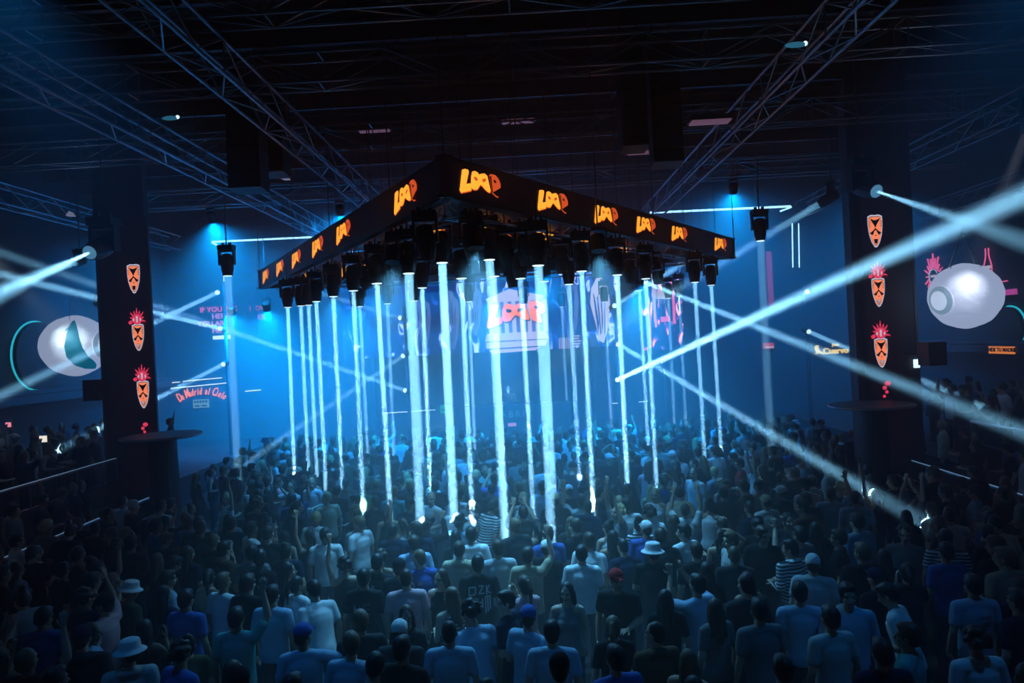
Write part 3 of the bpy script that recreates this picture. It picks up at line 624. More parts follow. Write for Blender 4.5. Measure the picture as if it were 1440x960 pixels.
def eyeball(px, py, d, rpx, look, label, lid=False, squash=(1, 1, .9)):
    p = PY(px, py, d); r = rpx/960*d
    t = thing('eyeball_balloon', label, 'balloon', p)
    look = V(look).normalized(); Q = look.to_track_quat('Z', 'Y').to_matrix()
    me = MB(); nu, nv = 48, 28; vs = []; fs = []
    for i in range(nv+1):
        th = math.pi*i/nv
        for j in range(nu):
            ph = 2*math.pi*j/nu
            rr = r*(1+.012*math.cos(12*ph)*math.sin(th)**2 + (.10*max(0, -math.cos(th))**6))
            if th < .28: rr *= .985
            vs.append(Q @ V((rr*math.sin(th)*math.cos(ph), rr*math.sin(th)*math.sin(ph), rr*math.cos(th))))
    for i in range(nv):
        for j in range(nu): fs.append((i*nu+j, (i+1)*nu+j, (i+1)*nu+(j+1) % nu, i*nu+(j+1) % nu))
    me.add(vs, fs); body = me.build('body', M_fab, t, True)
    def shell(t0, t1, k, nn=32): # ring patch round the look axis
        b_ = MB(); vs = []; fs = []
        m_ = 6
        for i in range(m_+1):
            th = t0+(t1-t0)*i/m_
            for j in range(nn):
                ph = 2*math.pi*j/nn; vs.append(Q @ V((r*k*math.sin(th)*math.cos(ph), r*k*math.sin(th)*math.sin(ph), r*k*math.cos(th))))
        for i in range(m_):
            for j in range(nn): fs.append((i*nn+j, (i+1)*nn+j, (i+1)*nn+(j+1) % nn, i*nn+(j+1) % nn))
        return b_.add(vs, fs)
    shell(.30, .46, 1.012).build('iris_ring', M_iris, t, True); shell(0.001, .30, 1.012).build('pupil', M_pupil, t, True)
    MB().tube([Q @ V((r*1.01*math.sin(.47)*math.cos(a), r*1.01*math.sin(.47)*math.sin(a), r*1.01*math.cos(.47))) for a in np.linspace(0, 6.283, 33)[:-1]], r*.02, 6, closed=True).build('iris_seam', M_fab, t, True)
    if lid:   # crescent patch with lashes along its upper edge, lying on the near side
        fx = (CAM-p).normalized(); sd = fx.cross(V((0, 0, 1))).normalized()*-1; up = V((0, 0, 1))
        def on(u, v_):   # u to the right, v up in units of r as seen from the hall
            u = max(-.97, min(.97, u)); q = max(.02, 1-u*u-v_*v_); d_ = sd*u+up*v_+fx*math.sqrt(q); return d_.normalized()*r*1.018
        cl = [(-.05, .78), (-.22, .4), (-.30, .0), (-.25, -.35), (-.05, -.62), (.25, -.76), (.52, -.78)]; cr_ = [(.02, .80), (.08, .5), (.12, .2), (.20, -.1), (.34, -.36), (.52, -.55), (.56, -.66)]
        vs = []; fs = []; m_ = 8; n_ = 24
        def lerp(c, s_): s_ *= len(c)-1; i = min(int(s_), len(c)-2); f_ = s_-i; return (c[i][0]*(1-f_)+c[i+1][0]*f_, c[i][1]*(1-f_)+c[i+1][1]*f_)
        for i in range(n_+1):
            a_, b__ = lerp(cl, i/n_), lerp(cr_, i/n_)
            for j in range(m_+1): f_ = j/m_; vs.append(on(a_[0]*(1-f_)+b__[0]*f_, a_[1]*(1-f_)+b__[1]*f_))
        for i in range(n_):
            for j in range(m_): fs.append((i*(m_+1)+j, (i+1)*(m_+1)+j, (i+1)*(m_+1)+j+1, i*(m_+1)+j+1))
        lidm = MB().add(vs, fs).build('eyelid', M_lid, t, True)
        for i in range(5):
            u0 = -.26+.055*i; v0 = .44+.06*i
            MB().add([on(u0, v0), on(u0+.05, v0+.03), on(u0+.06, v0+.17)], [(0, 1, 2)]).build('lash', M_lid, lidm)
    apex = V((0, 0, r*2.0))
    for a in (20, 110, 200, 290):
        q = V((math.cos(R(a))*r*.55, math.sin(R(a))*r*.55, r*.84)); rod('cord', q, apex, .008, t)
    rod('suspension_cable', apex, (0, 0, 10.985-p.z), .008, t)
    return p, r
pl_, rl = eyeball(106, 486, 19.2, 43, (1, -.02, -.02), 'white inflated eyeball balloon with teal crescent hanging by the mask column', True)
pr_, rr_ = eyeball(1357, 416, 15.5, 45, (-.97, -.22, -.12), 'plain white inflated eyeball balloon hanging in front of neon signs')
# added spot lamps that brighten the balloons
def spot_at(top, target, e, col, label):
    top = V(top); d = (V(target)-top).normalized()
    moving_head(top, d, label, 'added spot lamps aimed at the balloons', 1.0, e, .16, spread=13, col=col, lensmat=M_lensdim, rodup=10.985-top.z)
spot_at((-12.2, 14.3, 8.6), pl_+V((.3, 0, .1)), 6., (.72, .92, 1), 'added spot lamp aimed at the eyeball balloon with teal crescent')
spot_at((8.9, 11.9, 8.6), pr_+V((-.2, 0, .1)), 2.6, (.74, .80, 1), 'added spot lamp aimed at the plain white eyeball balloon')

# ------------------------------------------------------------------ speaker columns and clusters
def line_array(px, py, d, n, w_, label):
    p = PY(px, py, d); t = thing('line_array_speaker', label, 'speaker', p)
    hh = .26; cab = MB().box((-w_/2, -.22, 0), (w_/2, .25, hh-.015)).mesh('cabinet', M_black); gr = MB().box((-w_/2+.03, -.235, .03), (w_/2-.03, -.22, hh-.045)).mesh('grille', M_cable)
    for i in range(n):
        c = inst('cabinet', cab, t, Matrix.Translation((0, .012*i*i*.15, hh*i)) @ Matrix.Rotation(R(-1.2*(n-i)*.4), 4, 'X')); inst('grille', gr, c)
    MB().box((-w_/2, -.2, hh*n), (w_/2, .5, hh*n+.06)).build('flying_frame', M_steel, t)
    for s in (-1, 1): rod('chain', (s*w_*.3, .1, hh*n), (s*w_*.3, .1, 10.985-p.z), .012, t, _unit_rod_s)
line_array(350, 268, 13, 9, .62, 'black line array of speakers hung over the short screen side, lower one')
line_array(388, 246, 14, 8, .46, 'slim black line array of speakers hung over the short screen side')
line_array(892, 210, 12.5, 8, .46, 'slim black line array of speakers hung over the long screen side')
line_array(938, 232, 13, 9, .56, 'black line array of speakers hung over the long screen side, lower one')
for px, py, d, lab in ((1312, 497, 15.6, 'black speaker box fixed beside the column near the white ball'), (134, 548, 16.8, 'black speaker box fixed beside the column near the teal-crescent ball')):
    p = PY(px, py, d); t = thing('speaker', lab, 'speaker', p)
    MB().box((-.2, -.18, -.26), (.2, .25, .26)).build('cabinet', M_black, t)
    MB().tube([(0, -.18, -.08), (0, -.2, -.08)], .14, 16).build('woofer', M_cable, t); MB().tube([(0, -.18, .15), (0, -.2, .15)], .06, 12).build('tweeter', M_cable, t)
    rod('bracket_arm', (0, .24, 0), (-.12, 16.52-p.y, 0) if p.x > 0 else (.14, 17.02-p.y, 0), .03, t, _unit_rod_s)
t = thing('lit_notice', 'small white lit notice on the column edge by the white ball', 'sign', PY(1289, 511, 16.47)); MB().box((-.06, -.03, -.1), (.06, .03, .1)).build('panel', M_white, t)
# roof fittings: the pink ones are ducts whose sheen is painted as glow
for px, py, d, m_, lab in ((527, 183, 17, 'p', 'pinkish rectangular roof fitting with a painted glow behind the front truss'), (729, 170, 16, 'p', 'pinkish rectangular roof fitting with a painted glow over the long screen side'), (904, 214, 17, 'p', 'pinkish rectangular roof fitting with a painted glow behind the speaker columns'), (998, 171, 13.5, 'p', 'pinkish roof fitting with a painted glow clamped on the lengthways truss')):
    p = PY(px, py, d); t = thing('roof_fitting', lab, 'ceiling lamp', p)
    MB().box((-.42, -.15, .0), (.42, .15, .1)).build('housing', M_steel, t); MB().box((-.38, -.16, -.03), (.38, .12, .0)).build('sheen_plate', neon('sheen_pink', (.45, .22, .38), .35), t)
    for s in (-.3, .3): rod('suspension_rod', (s, 0, .1), (s, 0, 10.985-p.z), .008, t, _unit_rod_s)
for px, py, d, lab in ((240, 166, 13, 'small oval roof lamp glowing cyan between two trusses'), (1119, 63, 10.5, 'small oval roof lamp glowing cyan at the lengthways truss')):
    p = PY(px, py, d); t = thing('roof_fitting', lab, 'ceiling lamp', p)
    MB().ell((0, 0, 0), (.17, .06, .04)).build('housing', neon('oval_cyan', (.05, .3, .5), .5), t); MB().ell((.14, -.01, .01), (.035, .03, .035)).build('bulb', M_white, t); rod('suspension_rod', (0, 0, .03), (0, 0, 10.985-p.z), .008, t, _unit_rod_s)
# triangular bright reflectors clamped under side trusses
for px, py, d, lab in ((97, 300, 15.5, 'small lit triangular reflector under the truss over the balcony'), (401, 248, 14.5, 'small pale triangular reflector beside the speaker columns')):
    p = PY(px, py, d); t = thing('reflector', lab, 'lamp', p)
    MB().add([(-.09, 0, -.05), (.09, 0, -.05), (.0, .0, .06), (-.05, .14, -.05), (.07, .14, -.05), (0, .14, .05)], [(0, 1, 2), (5, 4, 3), (0, 3, 4, 1), (1, 4, 5, 2), (2, 5, 3, 0)]).build('shell', neon('reflector_pale', (.4, .45, .7), .5), t)
    rod('suspension_rod', (0, .05, .04), (0, .05, 10.985-p.z), .008, t, _unit_rod_s)

# ------------------------------------------------------------------ people
def skin_mat(name, col):
    return mat(name, col, .55, noise=.08, scale=12, spec=.35)
SKIN = [skin_mat('skin_%d' % i, c) for i, c in enumerate(((.62, .40, .30), (.50, .30, .21), (.36, .20, .13), (.18, .095, .06)))]
HAIR = {'black': mat('hair_black', (.012, .010, .010), .5, noise=.3, scale=60), 'brown': mat('hair_brown', (.05, .028, .017), .5, noise=.3, scale=60),
        'light brown': mat('hair_light_brown', (.17, .10, .055), .5, noise=.3, scale=60), 'blond': mat('hair_blond', (.48, .34, .17), .5, noise=.3, scale=60)}
M_eye = mat('eye_dark', (.02, .015, .012), .3); M_lip = mat('lip', (.33, .12, .10), .5)
CLOTH = {'black': (.012, .012, .014), 'charcoal': (.035, .036, .04), 'navy': (.012, .018, .05), 'white': (.74, .74, .76), 'pale grey': (.45, .46, .48), 'light blue': (.30, .45, .62),
         'pink': (.68, .38, .42), 'red': (.45, .03, .03), 'beige': (.52, .40, .27), 'olive': (.09, .10, .05), 'blue': (.05, .12, .42), 'teal': (.05, .32, .34), 'brown': (.12, .06, .035), 'grey': (.16, .165, .18)}
def cloth(c):
    if c == 'striped':
        if 'cloth_striped' in _mats: return _mats['cloth_striped']
        m = mat('cloth_striped', (.7, .7, .7), .8); n = m.node_tree; b = n.nodes['Principled BSDF']
        tc = n.nodes.new('ShaderNodeTexCoord'); wv_ = n.nodes.new('ShaderNodeTexWave'); wv_.bands_direction = 'Z'; wv_.inputs['Scale'].default_value = 7; wv_.inputs['Distortion'].default_value = .3
        cr = n.nodes.new('ShaderNodeValToRGB'); cr.color_ramp.interpolation = 'CONSTANT'; cr.color_ramp.elements[0].color = (.015, .015, .02, 1); cr.color_ramp.elements[1].position = .5; cr.color_ramp.elements[1].color = (.75, .75, .78, 1)
        n.links.new(tc.outputs['Object'], wv_.inputs['Vector']); n.links.new(wv_.outputs['Fac'], cr.inputs['Fac']); n.links.new(cr.outputs[0], b.inputs['Base Color']); return m
    return mat('cloth_'+c.replace(' ', '_'), CLOTH[c], .85, noise=.18, scale=14, spec=.2)
M_denim = mat('denim_dark', (.02, .028, .06), .8, noise=.2); M_shoe = mat('shoe_black', (.02, .02, .02), .5)

_tmp = bpy.data.scenes.new('workbench')
def evaluated(o):
    vl = _tmp.view_layers[0]; vl.update(); return bpy.data.meshes.new_from_object(o.evaluated_get(vl.depsgraph))
def solidify_union(mb, voxel, ratio, smooth=3):
    me = mb.mesh('union'); o = bpy.data.objects.new('union', me); _tmp.collection.objects.link(o)
    r = o.modifiers.new('r', 'REMESH'); r.mode = 'VOXEL'; r.voxel_size = voxel; r.adaptivity = 0
    s = o.modifiers.new('s', 'SMOOTH'); s.factor = .5; s.iterations = smooth
    if ratio < 1: d = o.modifiers.new('d', 'DECIMATE'); d.ratio = ratio
    out = evaluated(o)
    bpy.data.objects.remove(o); bpy.data.meshes.remove(me)
    out.materials.clear()
    out.polygons.foreach_set('use_smooth', [True]*len(out.polygons)); return out

ARMS = {  # elbow, wrist, finger direction, palm normal (for the +x side; x mirrored on the other)
    'down': ((.255, -.035, 1.15), (.265, .05, .90), (-.02, .15, -1), (-1, 0, 0)),
    'bent': ((.25, -.03, 1.15), (.15, .22, 1.13), (-.35, .85, .25), (-.3, 0, -1)),
    'up': ((.31, .10, 1.60), (.25, .15, 1.86), (-.05, .1, 1), (0, 1, 0)),
    'high': ((.25, .03, 1.70), (.20, .06, 1.97), (-.1, .1, 1), (0, 1, 0)),
    'phone': ((.25, .20, 1.42), (.10, .33, 1.66), (-.1, .2, 1), (-.5, 1, 0)),
    'head': ((.37, .05, 1.58), (.15, .02, 1.73), (-1, -.1, .25), (0, 0, -1)),
    'out': ((.42, .06, 1.33), (.64, .18, 1.40), (1, .3, .15), (0, 0, -1)),
    'clap': ((.25, .13, 1.22), (.06, .31, 1.40), (-.1, .35, 1), (-1, 0, 0)),
}
def lerp3(a, b, t): return V(a)*(1-t)+V(b)*t
def make_pose(name, right, left, female=False, turn=0., nod=0., lean=0., twist=0.):
    """returns body/top/trousers/footwear meshes and the head frame. Faces +y, feet at z=0."""
    wsh = .165 if female else .19; wch = .150 if female else .178; whip = .172 if female else .165
    B = MB(); T = MB(); SL = {'tee': MB(), 'long': MB(), 'tank': MB()}
    Lm = Matrix.Translation((0, 0, .95)) @ Matrix.Rotation(R(lean), 4, 'X') @ Matrix.Rotation(R(twist), 4, 'Z') @ Matrix.Translation((0, 0, -.95))   # upper body lean
    def U(p): return Lm @ V(p)
    R3 = Lm.to_3x3()
    # trunk
    B.ell(U((0, 0, .97)), (whip, .115, .13), M=R3); B.ell(U((0, .005, 1.12)), (wch*.86, .10, .15), M=R3); B.ell(U((0, 0, 1.29)), (wch, .118, .17), M=R3)
    B.cap(U((-wsh+.035, -.01, 1.415)), .062, U((wsh-.035, -.01, 1.415)), .062); B.cap(U((0, -.012, 1.42)), .062, U((0, .0, 1.53)), .055)
    B.cap(U((-.07, -.02, 1.44)), .05, U((.07, -.02, 1.44)), .05)
    if female: B.ell(U((-.07, .085, 1.27)), (.062, .06, .062)); B.ell(U((.07, .085, 1.27)), (.062, .06, .062))
    # head
    HM = Lm @ Matrix.Translation((0, 0, 1.53)) @ Matrix.Rotation(R(turn), 4, 'Z') @ Matrix.Rotation(R(nod), 4, 'X'); H3 = HM.to_3x3()
    def Hd(p): return HM @ V(p)
    B.ell(Hd((0, -.008, .125)), (.074, .094, .098), 18, 12, H3); B.ell(Hd((0, .025, .055)), (.058, .066, .075), 14, 9, H3)
    B.ell(Hd((0, .055, .02)), (.03, .03, .026), 10, 7, H3)              # chin
    B.cap(Hd((0, .086, .105)), .009, Hd((0, .108, .068)), .014, 8)      # nose
    B.cap(Hd((-.035, .075, .128)), .014, Hd((.035, .075, .128)), .014, 8)   # brow
    for s in (-1, 1):
        B.ell(Hd((s*.077, -.005, .09)), (.010, .020, .032), 8, 7, H3); B.ell(Hd((s*.035, .068, .07)), (.024, .018, .02), 8, 6, H3)
    B.cap(Hd((-.02, .088, .042)), .008, Hd((.02, .088, .042)), .008, 6)
    # arms and hands
    for s, nm in ((1, right), (-1, left)):
        e, wr, fd, pn = [V(q) for q in ARMS[nm]]
        for q in (e, wr, fd, pn): q.x *= s
        if female: e.x *= .9; wr.x *= .95
        sh = V((s*wsh, -.01, 1.415)); e, wr, sh = U(e), U(wr), U(sh); fd = (R3 @ fd).normalized(); pn = (R3 @ pn); pn = (pn-fd*pn.dot(fd)).normalized(); sdv = fd.cross(pn)
        k = .86 if female else 1.
        B.cap(sh, .056*k, lerp3(sh, e, .45), .050*k); B.cap(lerp3(sh, e, .4), .049*k, e, .039*k); B.cap(e, .040*k, lerp3(e, wr, .35), .041*k); B.cap(lerp3(e, wr, .35), .041*k, wr, .026*k)
        palm = wr+fd*.05; pm = Matrix((sdv, pn, fd)).transposed()
        B.ell(palm, (.040*k, .016, .050), 12, 8, pm); B.cap(wr, .025*k, palm, .02)
        out = sdv if sdv.dot(R3 @ V((s, 0, 0)))*0+1 > 0 else sdv
        for i, (ox, ln) in enumerate(((-.032, .062), (-.011, .076), (.011, .08), (.033, .070))):
            b0 = palm+fd*.036+sdv*ox*k; d1 = (fd+sdv*ox*3.5+pn*.18).normalized(); m1 = b0+d1*ln*.52; d2 = (d1+pn*.55).normalized(); B.cap(b0, .0095, m1, .0088, 8); B.cap(m1, .0088, m1+d2*ln*.48, .0072, 8)
        tb = palm+sdv*.034*k-fd*.018; td = (sdv*.9+fd*.6+pn*.35).normalized(); B.cap(tb, .013, tb+td*.036, .0105, 8); B.cap(tb+td*.036, .0105, tb+td*.036+(td*.4+fd*.8).normalized()*.03, .0085, 8)
        # sleeves
        SL['tee'].cap(sh, .068*k, lerp3(sh, e, .62), .064*k); SL['long'].cap(sh, .071*k, e, .060*k); SL['long'].cap(e, .060*k, lerp3(e, wr, .93), .044*k)
    # legs
    for s in (-1, 1):
        hp = V((s*.088, 0, .93)); kn = V((s*.105, .02, .50)); an = V((s*.11, -.02, .09))
        B.cap(hp, .085, kn, .055); B.cap(kn, .056, lerp3(kn, an, .4), .056); B.cap(lerp3(kn, an, .4), .056, an, .036); B.cap(an+V((0, -.02, -.045)), .036, an+V((0, .13, -.055)), .03)
        T.cap(hp, .105, kn, .075); T.cap(kn, .075, an, .062)
    T.ell((0, 0, .92), (whip+.012, .124, .10))
    tops = {}
    for kind, sl in SL.items():
        m = sl; nk = 24; tk = kind == 'tank'
        prof = [(.86, whip+.026, .138), (.95, whip+.024, .140), (1.05, wch*.90+.022, .124), (1.16, wch*.92+.020, .122), (1.28, wch+.012, .132), (1.36, wch+.010, .122), (1.42, wsh-.03 if not tk else .10, .088), (1.465, .085, .066)]
        vs_ = [U((rx*math.cos(6.2832*j/nk), ry*math.sin(6.2832*j/nk)-.004, z_)) for z_, rx, ry in prof for j in range(nk)]
        m.add(vs_, [(i*nk+j, i*nk+(j+1) % nk, (i+1)*nk+(j+1) % nk, (i+1)*nk+j) for i in range(len(prof)-1) for j in range(nk)]+[tuple(range(nk-1, -1, -1)), tuple((len(prof)-1)*nk+j for j in range(nk))])
        if not tk: m.cap(U((-.08, -.022, 1.440)), .064, U((.08, -.022, 1.440)), .064)
        if not tk: m.cap(U((-wsh+.04, -.01, 1.414)), .075, U((wsh-.04, -.01, 1.414)), .075)
        if female: m.ell(U((-.07, .088, 1.27)), (.072, .07, .070)); m.ell(U((.07, .088, 1.27)), (.072, .07, .070))
        if kind == 'long': m.cap(U((-.05, -.075, 1.46)), .055, U((.05, -.075, 1.46)), .055)      # folded hood
        tops[kind] = m
    body = solidify_union(B, .0075, .28, 2)
    # eyes and lips by position
    HI = HM.inverted(); mi = []
    for p in body.polygons:
        c = HI @ p.center
        mi.append(1 if (c.y > .055 and (abs(abs(c.x)-.034) < .016 and abs(c.z-.103) < .010)) else 2 if (c.y > .07 and abs(c.x) < .024 and abs(c.z-.040) < .009) else 0)
    for m_ in (SKIN[0], M_eye, M_lip): body.materials.append(m_)
    body.polygons.foreach_set('material_index', mi)
    def fin(mb, vx, rt, m_): me = solidify_union(mb, vx, rt, 2); me.materials.append(m_); return me
    P = dict(name=name, body=body, HM=HM, trousers=fin(T, .018, .5, M_denim), female=female, right=right, left=left, Lm=Lm)
    for kind in tops: P[kind] = fin(tops[kind], .014, .55, cloth('black')) if kind in NEED.get(name, ('tee',)) else None
    for kk in ('body', 'trousers', 'tee', 'long', 'tank'):
        if P.get(kk): P[kk].name = kk if kk not in ('tee', 'long', 'tank') else 'shirt'
    return P
NEED = {'m_down': ('tee', 'long'), 'm_turn': ('tee', 'long'), 'm_bent': ('tee',), 'm_up': ('tee',), 'm_phone': ('tee', 'long'), 'm_both': ('tee',), 'm_out': ('tee',), 'm_lean': ('tee',),
        'f_down': ('tee', 'tank'), 'f_bent': ('tank', 'tee'), 'f_up': ('tank',), 'f_clap': ('tee', 'tank'), 'f_head': ('tank',), 'm_clap': ('tee',)}
POSES = {}
_F = MB(); _F.cap((0, -.05, .048), .046, (0, .12, .04), .04); _F.cap((0, -.03, .05), .045, (0, -.02, .11), .05)
SHOE = solidify_union(_F, .014, .6, 2); SHOE.name = 'shoe'; SHOE.materials.append(M_shoe)
for nm, a in {'m_down': dict(right='down', left='down'), 'm_turn': dict(right='down', left='bent', turn=35, lean=-3), 'm_bent': dict(right='bent', left='down', turn=-20, nod=-12), 'm_up': dict(right='up', left='down', nod=4),
              'm_phone': dict(right='phone', left='phone', nod=6), 'm_both': dict(right='high', left='up', nod=8), 'm_out': dict(right='out', left='bent', turn=-30, lean=-6), 'm_lean': dict(right='down', left='bent', lean=-16, nod=-10, twist=12),
              'm_clap': dict(right='clap', left='clap'), 'f_down': dict(right='down', left='down', female=True, turn=-15), 'f_bent': dict(right='bent', left='bent', female=True, turn=25), 'f_up': dict(right='down', left='high', female=True, turn=10),
              'f_clap': dict(right='clap', left='clap', female=True), 'f_head': dict(right='head', left='bent', female=True, turn=-20)}.items():
    POSES[nm] = make_pose(nm, **a)

# hair and hats in the head frame (origin at the top of the neck)
def hair_mesh(kind):
    m = MB()
    if kind in ('short', 'buzz', 'cap'):
        g = .006 if kind != 'short' else .014
        m.ell((0, -.022, .135), (.074+g, .088+g, .092+g)); m.ell((0, -.05, .085), (.066+g*.6, .055+g, .07))
        if kind == 'short': m.ell((0, .03, .19), (.062, .06, .04)); m.cap((-.07, .01, .13), .016, (.07, .01, .13), .016)
    elif kind == 'curly':
        rn = random.Random(3)
        for i in range(46):
            th = rn.uniform(0, 6.283); z = rn.uniform(-.35, 1); q = math.sqrt(max(0, 1-z*z)); y = -.025+.095*q*math.sin(th)
            if y > .055 and z < .55: continue
            m.ell((.085*q*math.cos(th), y, .13+.105*z), (.033, .033, .033), 8, 6)
        m.ell((0, -.025, .135), (.085, .095, .1))
    elif kind in ('long', 'bun', 'tail'):
        m.ell((0, -.02, .132), (.086, .100, .104)); m.ell((0, -.045, .08), (.082, .07, .09))
        if kind == 'long':
            m.cap((-.055, -.055, .08), .042, (-.075, -.10, -.16), .030); m.cap((.055, -.055, .08), .042, (.075, -.10, -.16), .030); m.cap((0, -.075, .08), .055, (0, -.135, -.20), .045); m.cap((0, -.135, -.16), .05, (0, -.14, -.24), .02)
            m.cap((-.075, .0, .10), .022, (-.085, -.03, -.06), .02); m.cap((.075, .0, .10), .022, (.085, -.03, -.06), .02)
        elif kind == 'bun': m.ell((0, -.085, .225), (.048, .048, .045))
        else: m.cap((0, -.10, .17), .032, (0, -.165, .09), .034); m.cap((0, -.165, .09), .034, (0, -.16, -.12), .014)
    elif kind == 'capshell':
        m.ell((0, -.008, .150), (.090, .108, .090)); m.cap((-.045, .10, .152), .011, (.045, .10, .152), .011); m.cap((-.04, .145, .146), .010, (.04, .145, .146), .010); m.cap((0, .09, .152), .013, (0, .15, .146), .011)
    elif kind == 'bucket':
        m.tube([(0, -.01, .115), (0, -.01, .125), (0, -.01, .15), (0, -.01, .235), (0, -.01, .25)], [.165, .160, .112, .095, .06], 20)
    me = solidify_union(m, .010, .5, 2 if kind != 'curly' else 0); me.name = 'hair' if kind not in ('capshell', 'bucket') else 'hat'; me.materials.append(HAIR['black']); return me
HAIRM = {k: hair_mesh(k) for k in ('short', 'buzz', 'curly', 'long', 'bun', 'tail', 'capshell', 'bucket')}

POSEWORD = {'m_down': '', 'm_turn': 'looking aside', 'm_bent': 'one forearm raised', 'm_up': 'one arm raised', 'm_phone': 'both hands held before the face', 'm_both': 'both arms in the air', 'm_out': 'one arm stretched sideways', 'm_lean': 'leaning forward',
            'f_down': '', 'f_bent': 'forearms raised', 'f_up': 'one arm stretched high', 'f_clap': 'clapping', 'f_head': 'hand on head', 'm_clap': 'clapping'}
TOPWORD = {'tee': 'T-shirt', 'long': 'hooded top', 'tank': 'sleeveless top'}
HAIRWORD = {'short': 'short %s hair', 'buzz': 'cropped %s hair', 'curly': 'curly %s hair', 'long': 'long %s hair', 'bun': '%s hair in a bun', 'tail': '%s ponytail', 'capshell': '%s cap', 'bucket': '%s bucket hat'}
def set_mat(o, m, i=0): o.material_slots[i].link = 'OBJECT'; o.material_slots[i].material = m
def person(x, y, z, pose, top, col, hair, hcol, face, scale, skin, where, group, extra=None):
    P = POSES[pose]
    if P[top] is None: top = NEED[pose][0]
    f = abs(((face+180) % 360)-180); back = 'seen from behind' if f < 50 else ('facing the balcony' if f > 130 else 'seen side on')
    lab = 'person in %s %s' % (col, TOPWORD[top])
    if extra: lab += ' ' + extra
    lab += ', ' + HAIRWORD[hair] % hcol
    if POSEWORD[pose] and not extra: lab += ', ' + POSEWORD[pose]
    lab += ', ' + where
    if len(lab.replace(',', '').split()) > 16: lab = lab.replace(', '+where, ', '+where.replace('under the screen triangle', 'mid-floor').replace('in the dark crowd ', '').replace('in the crowd along ', 'by '))
    if len(lab.split()) > 16: lab = lab.replace(', '+HAIRWORD[hair] % hcol, '')
    o = bpy.data.objects.new('person', None); C.objects.link(o); o.location = (x, y, z); o.rotation_euler = (0, 0, R(face)); o.scale = (scale,)*3; o.empty_display_size = .2
    tag(o, lab, 'person', group)
    b = inst('body', P['body'], o); set_mat(b, SKIN[skin])
    s = inst('shirt', P[top], o); set_mat(s, cloth(col)); inst('trousers', P['trousers'], o); inst('shoe', SHOE, o, Matrix.Translation((-.11, 0, 0))); inst('shoe', SHOE, o, Matrix.Translation((.11, 0, 0)))
    if hair in ('capshell', 'bucket'):
        h = inst('hair', HAIRM['buzz'], o, P['HM']); set_mat(h, HAIR['brown']); h = inst('hat', HAIRM[hair], o, P['HM']); set_mat(h, cloth(hcol))
    else: h = inst('hair', HAIRM[hair], o, P['HM']); set_mat(h, HAIR[hcol])
    return o, s, P

# ---- who stands where
rg = random.Random(77)
grid = {}      # x, y of everyone on the floor by cell, to keep people apart
class Spots(list):
    def append(s, p): grid.setdefault((int(p[0]//.7), int(p[1]//.7)), []).append(p); list.append(s, p)
spots = Spots()
def free(x, y, d=.5):
    i, j = int(x//.7), int(y//.7)
    return all((x-a)**2+(y-b)**2 > d*d for u in (-1, 0, 1) for w_ in (-1, 0, 1) for a, b in grid.get((i+u, j+w_), ()))
G_FLOOR, G_BAL = 'people dancing on the club floor', 'people standing on the side balconies'
ON = 'under the screen triangle'
def zone(x, y, z):
    if z > .2: return 'on the balcony by the teal-crescent ball' if x < 0 else 'on the balcony by the white ball'
    r = math.hypot(x-RC.x, y-RC.y)
    if abs(x) > 7.2: return 'in the crowd along the low step railing'
    if y < TN.y-.6: return 'in the dark crowd before the beams'
    if r < 4: return 'amid the beams'
    return 'in the crowd under the screen triangle'
people = []   # specs
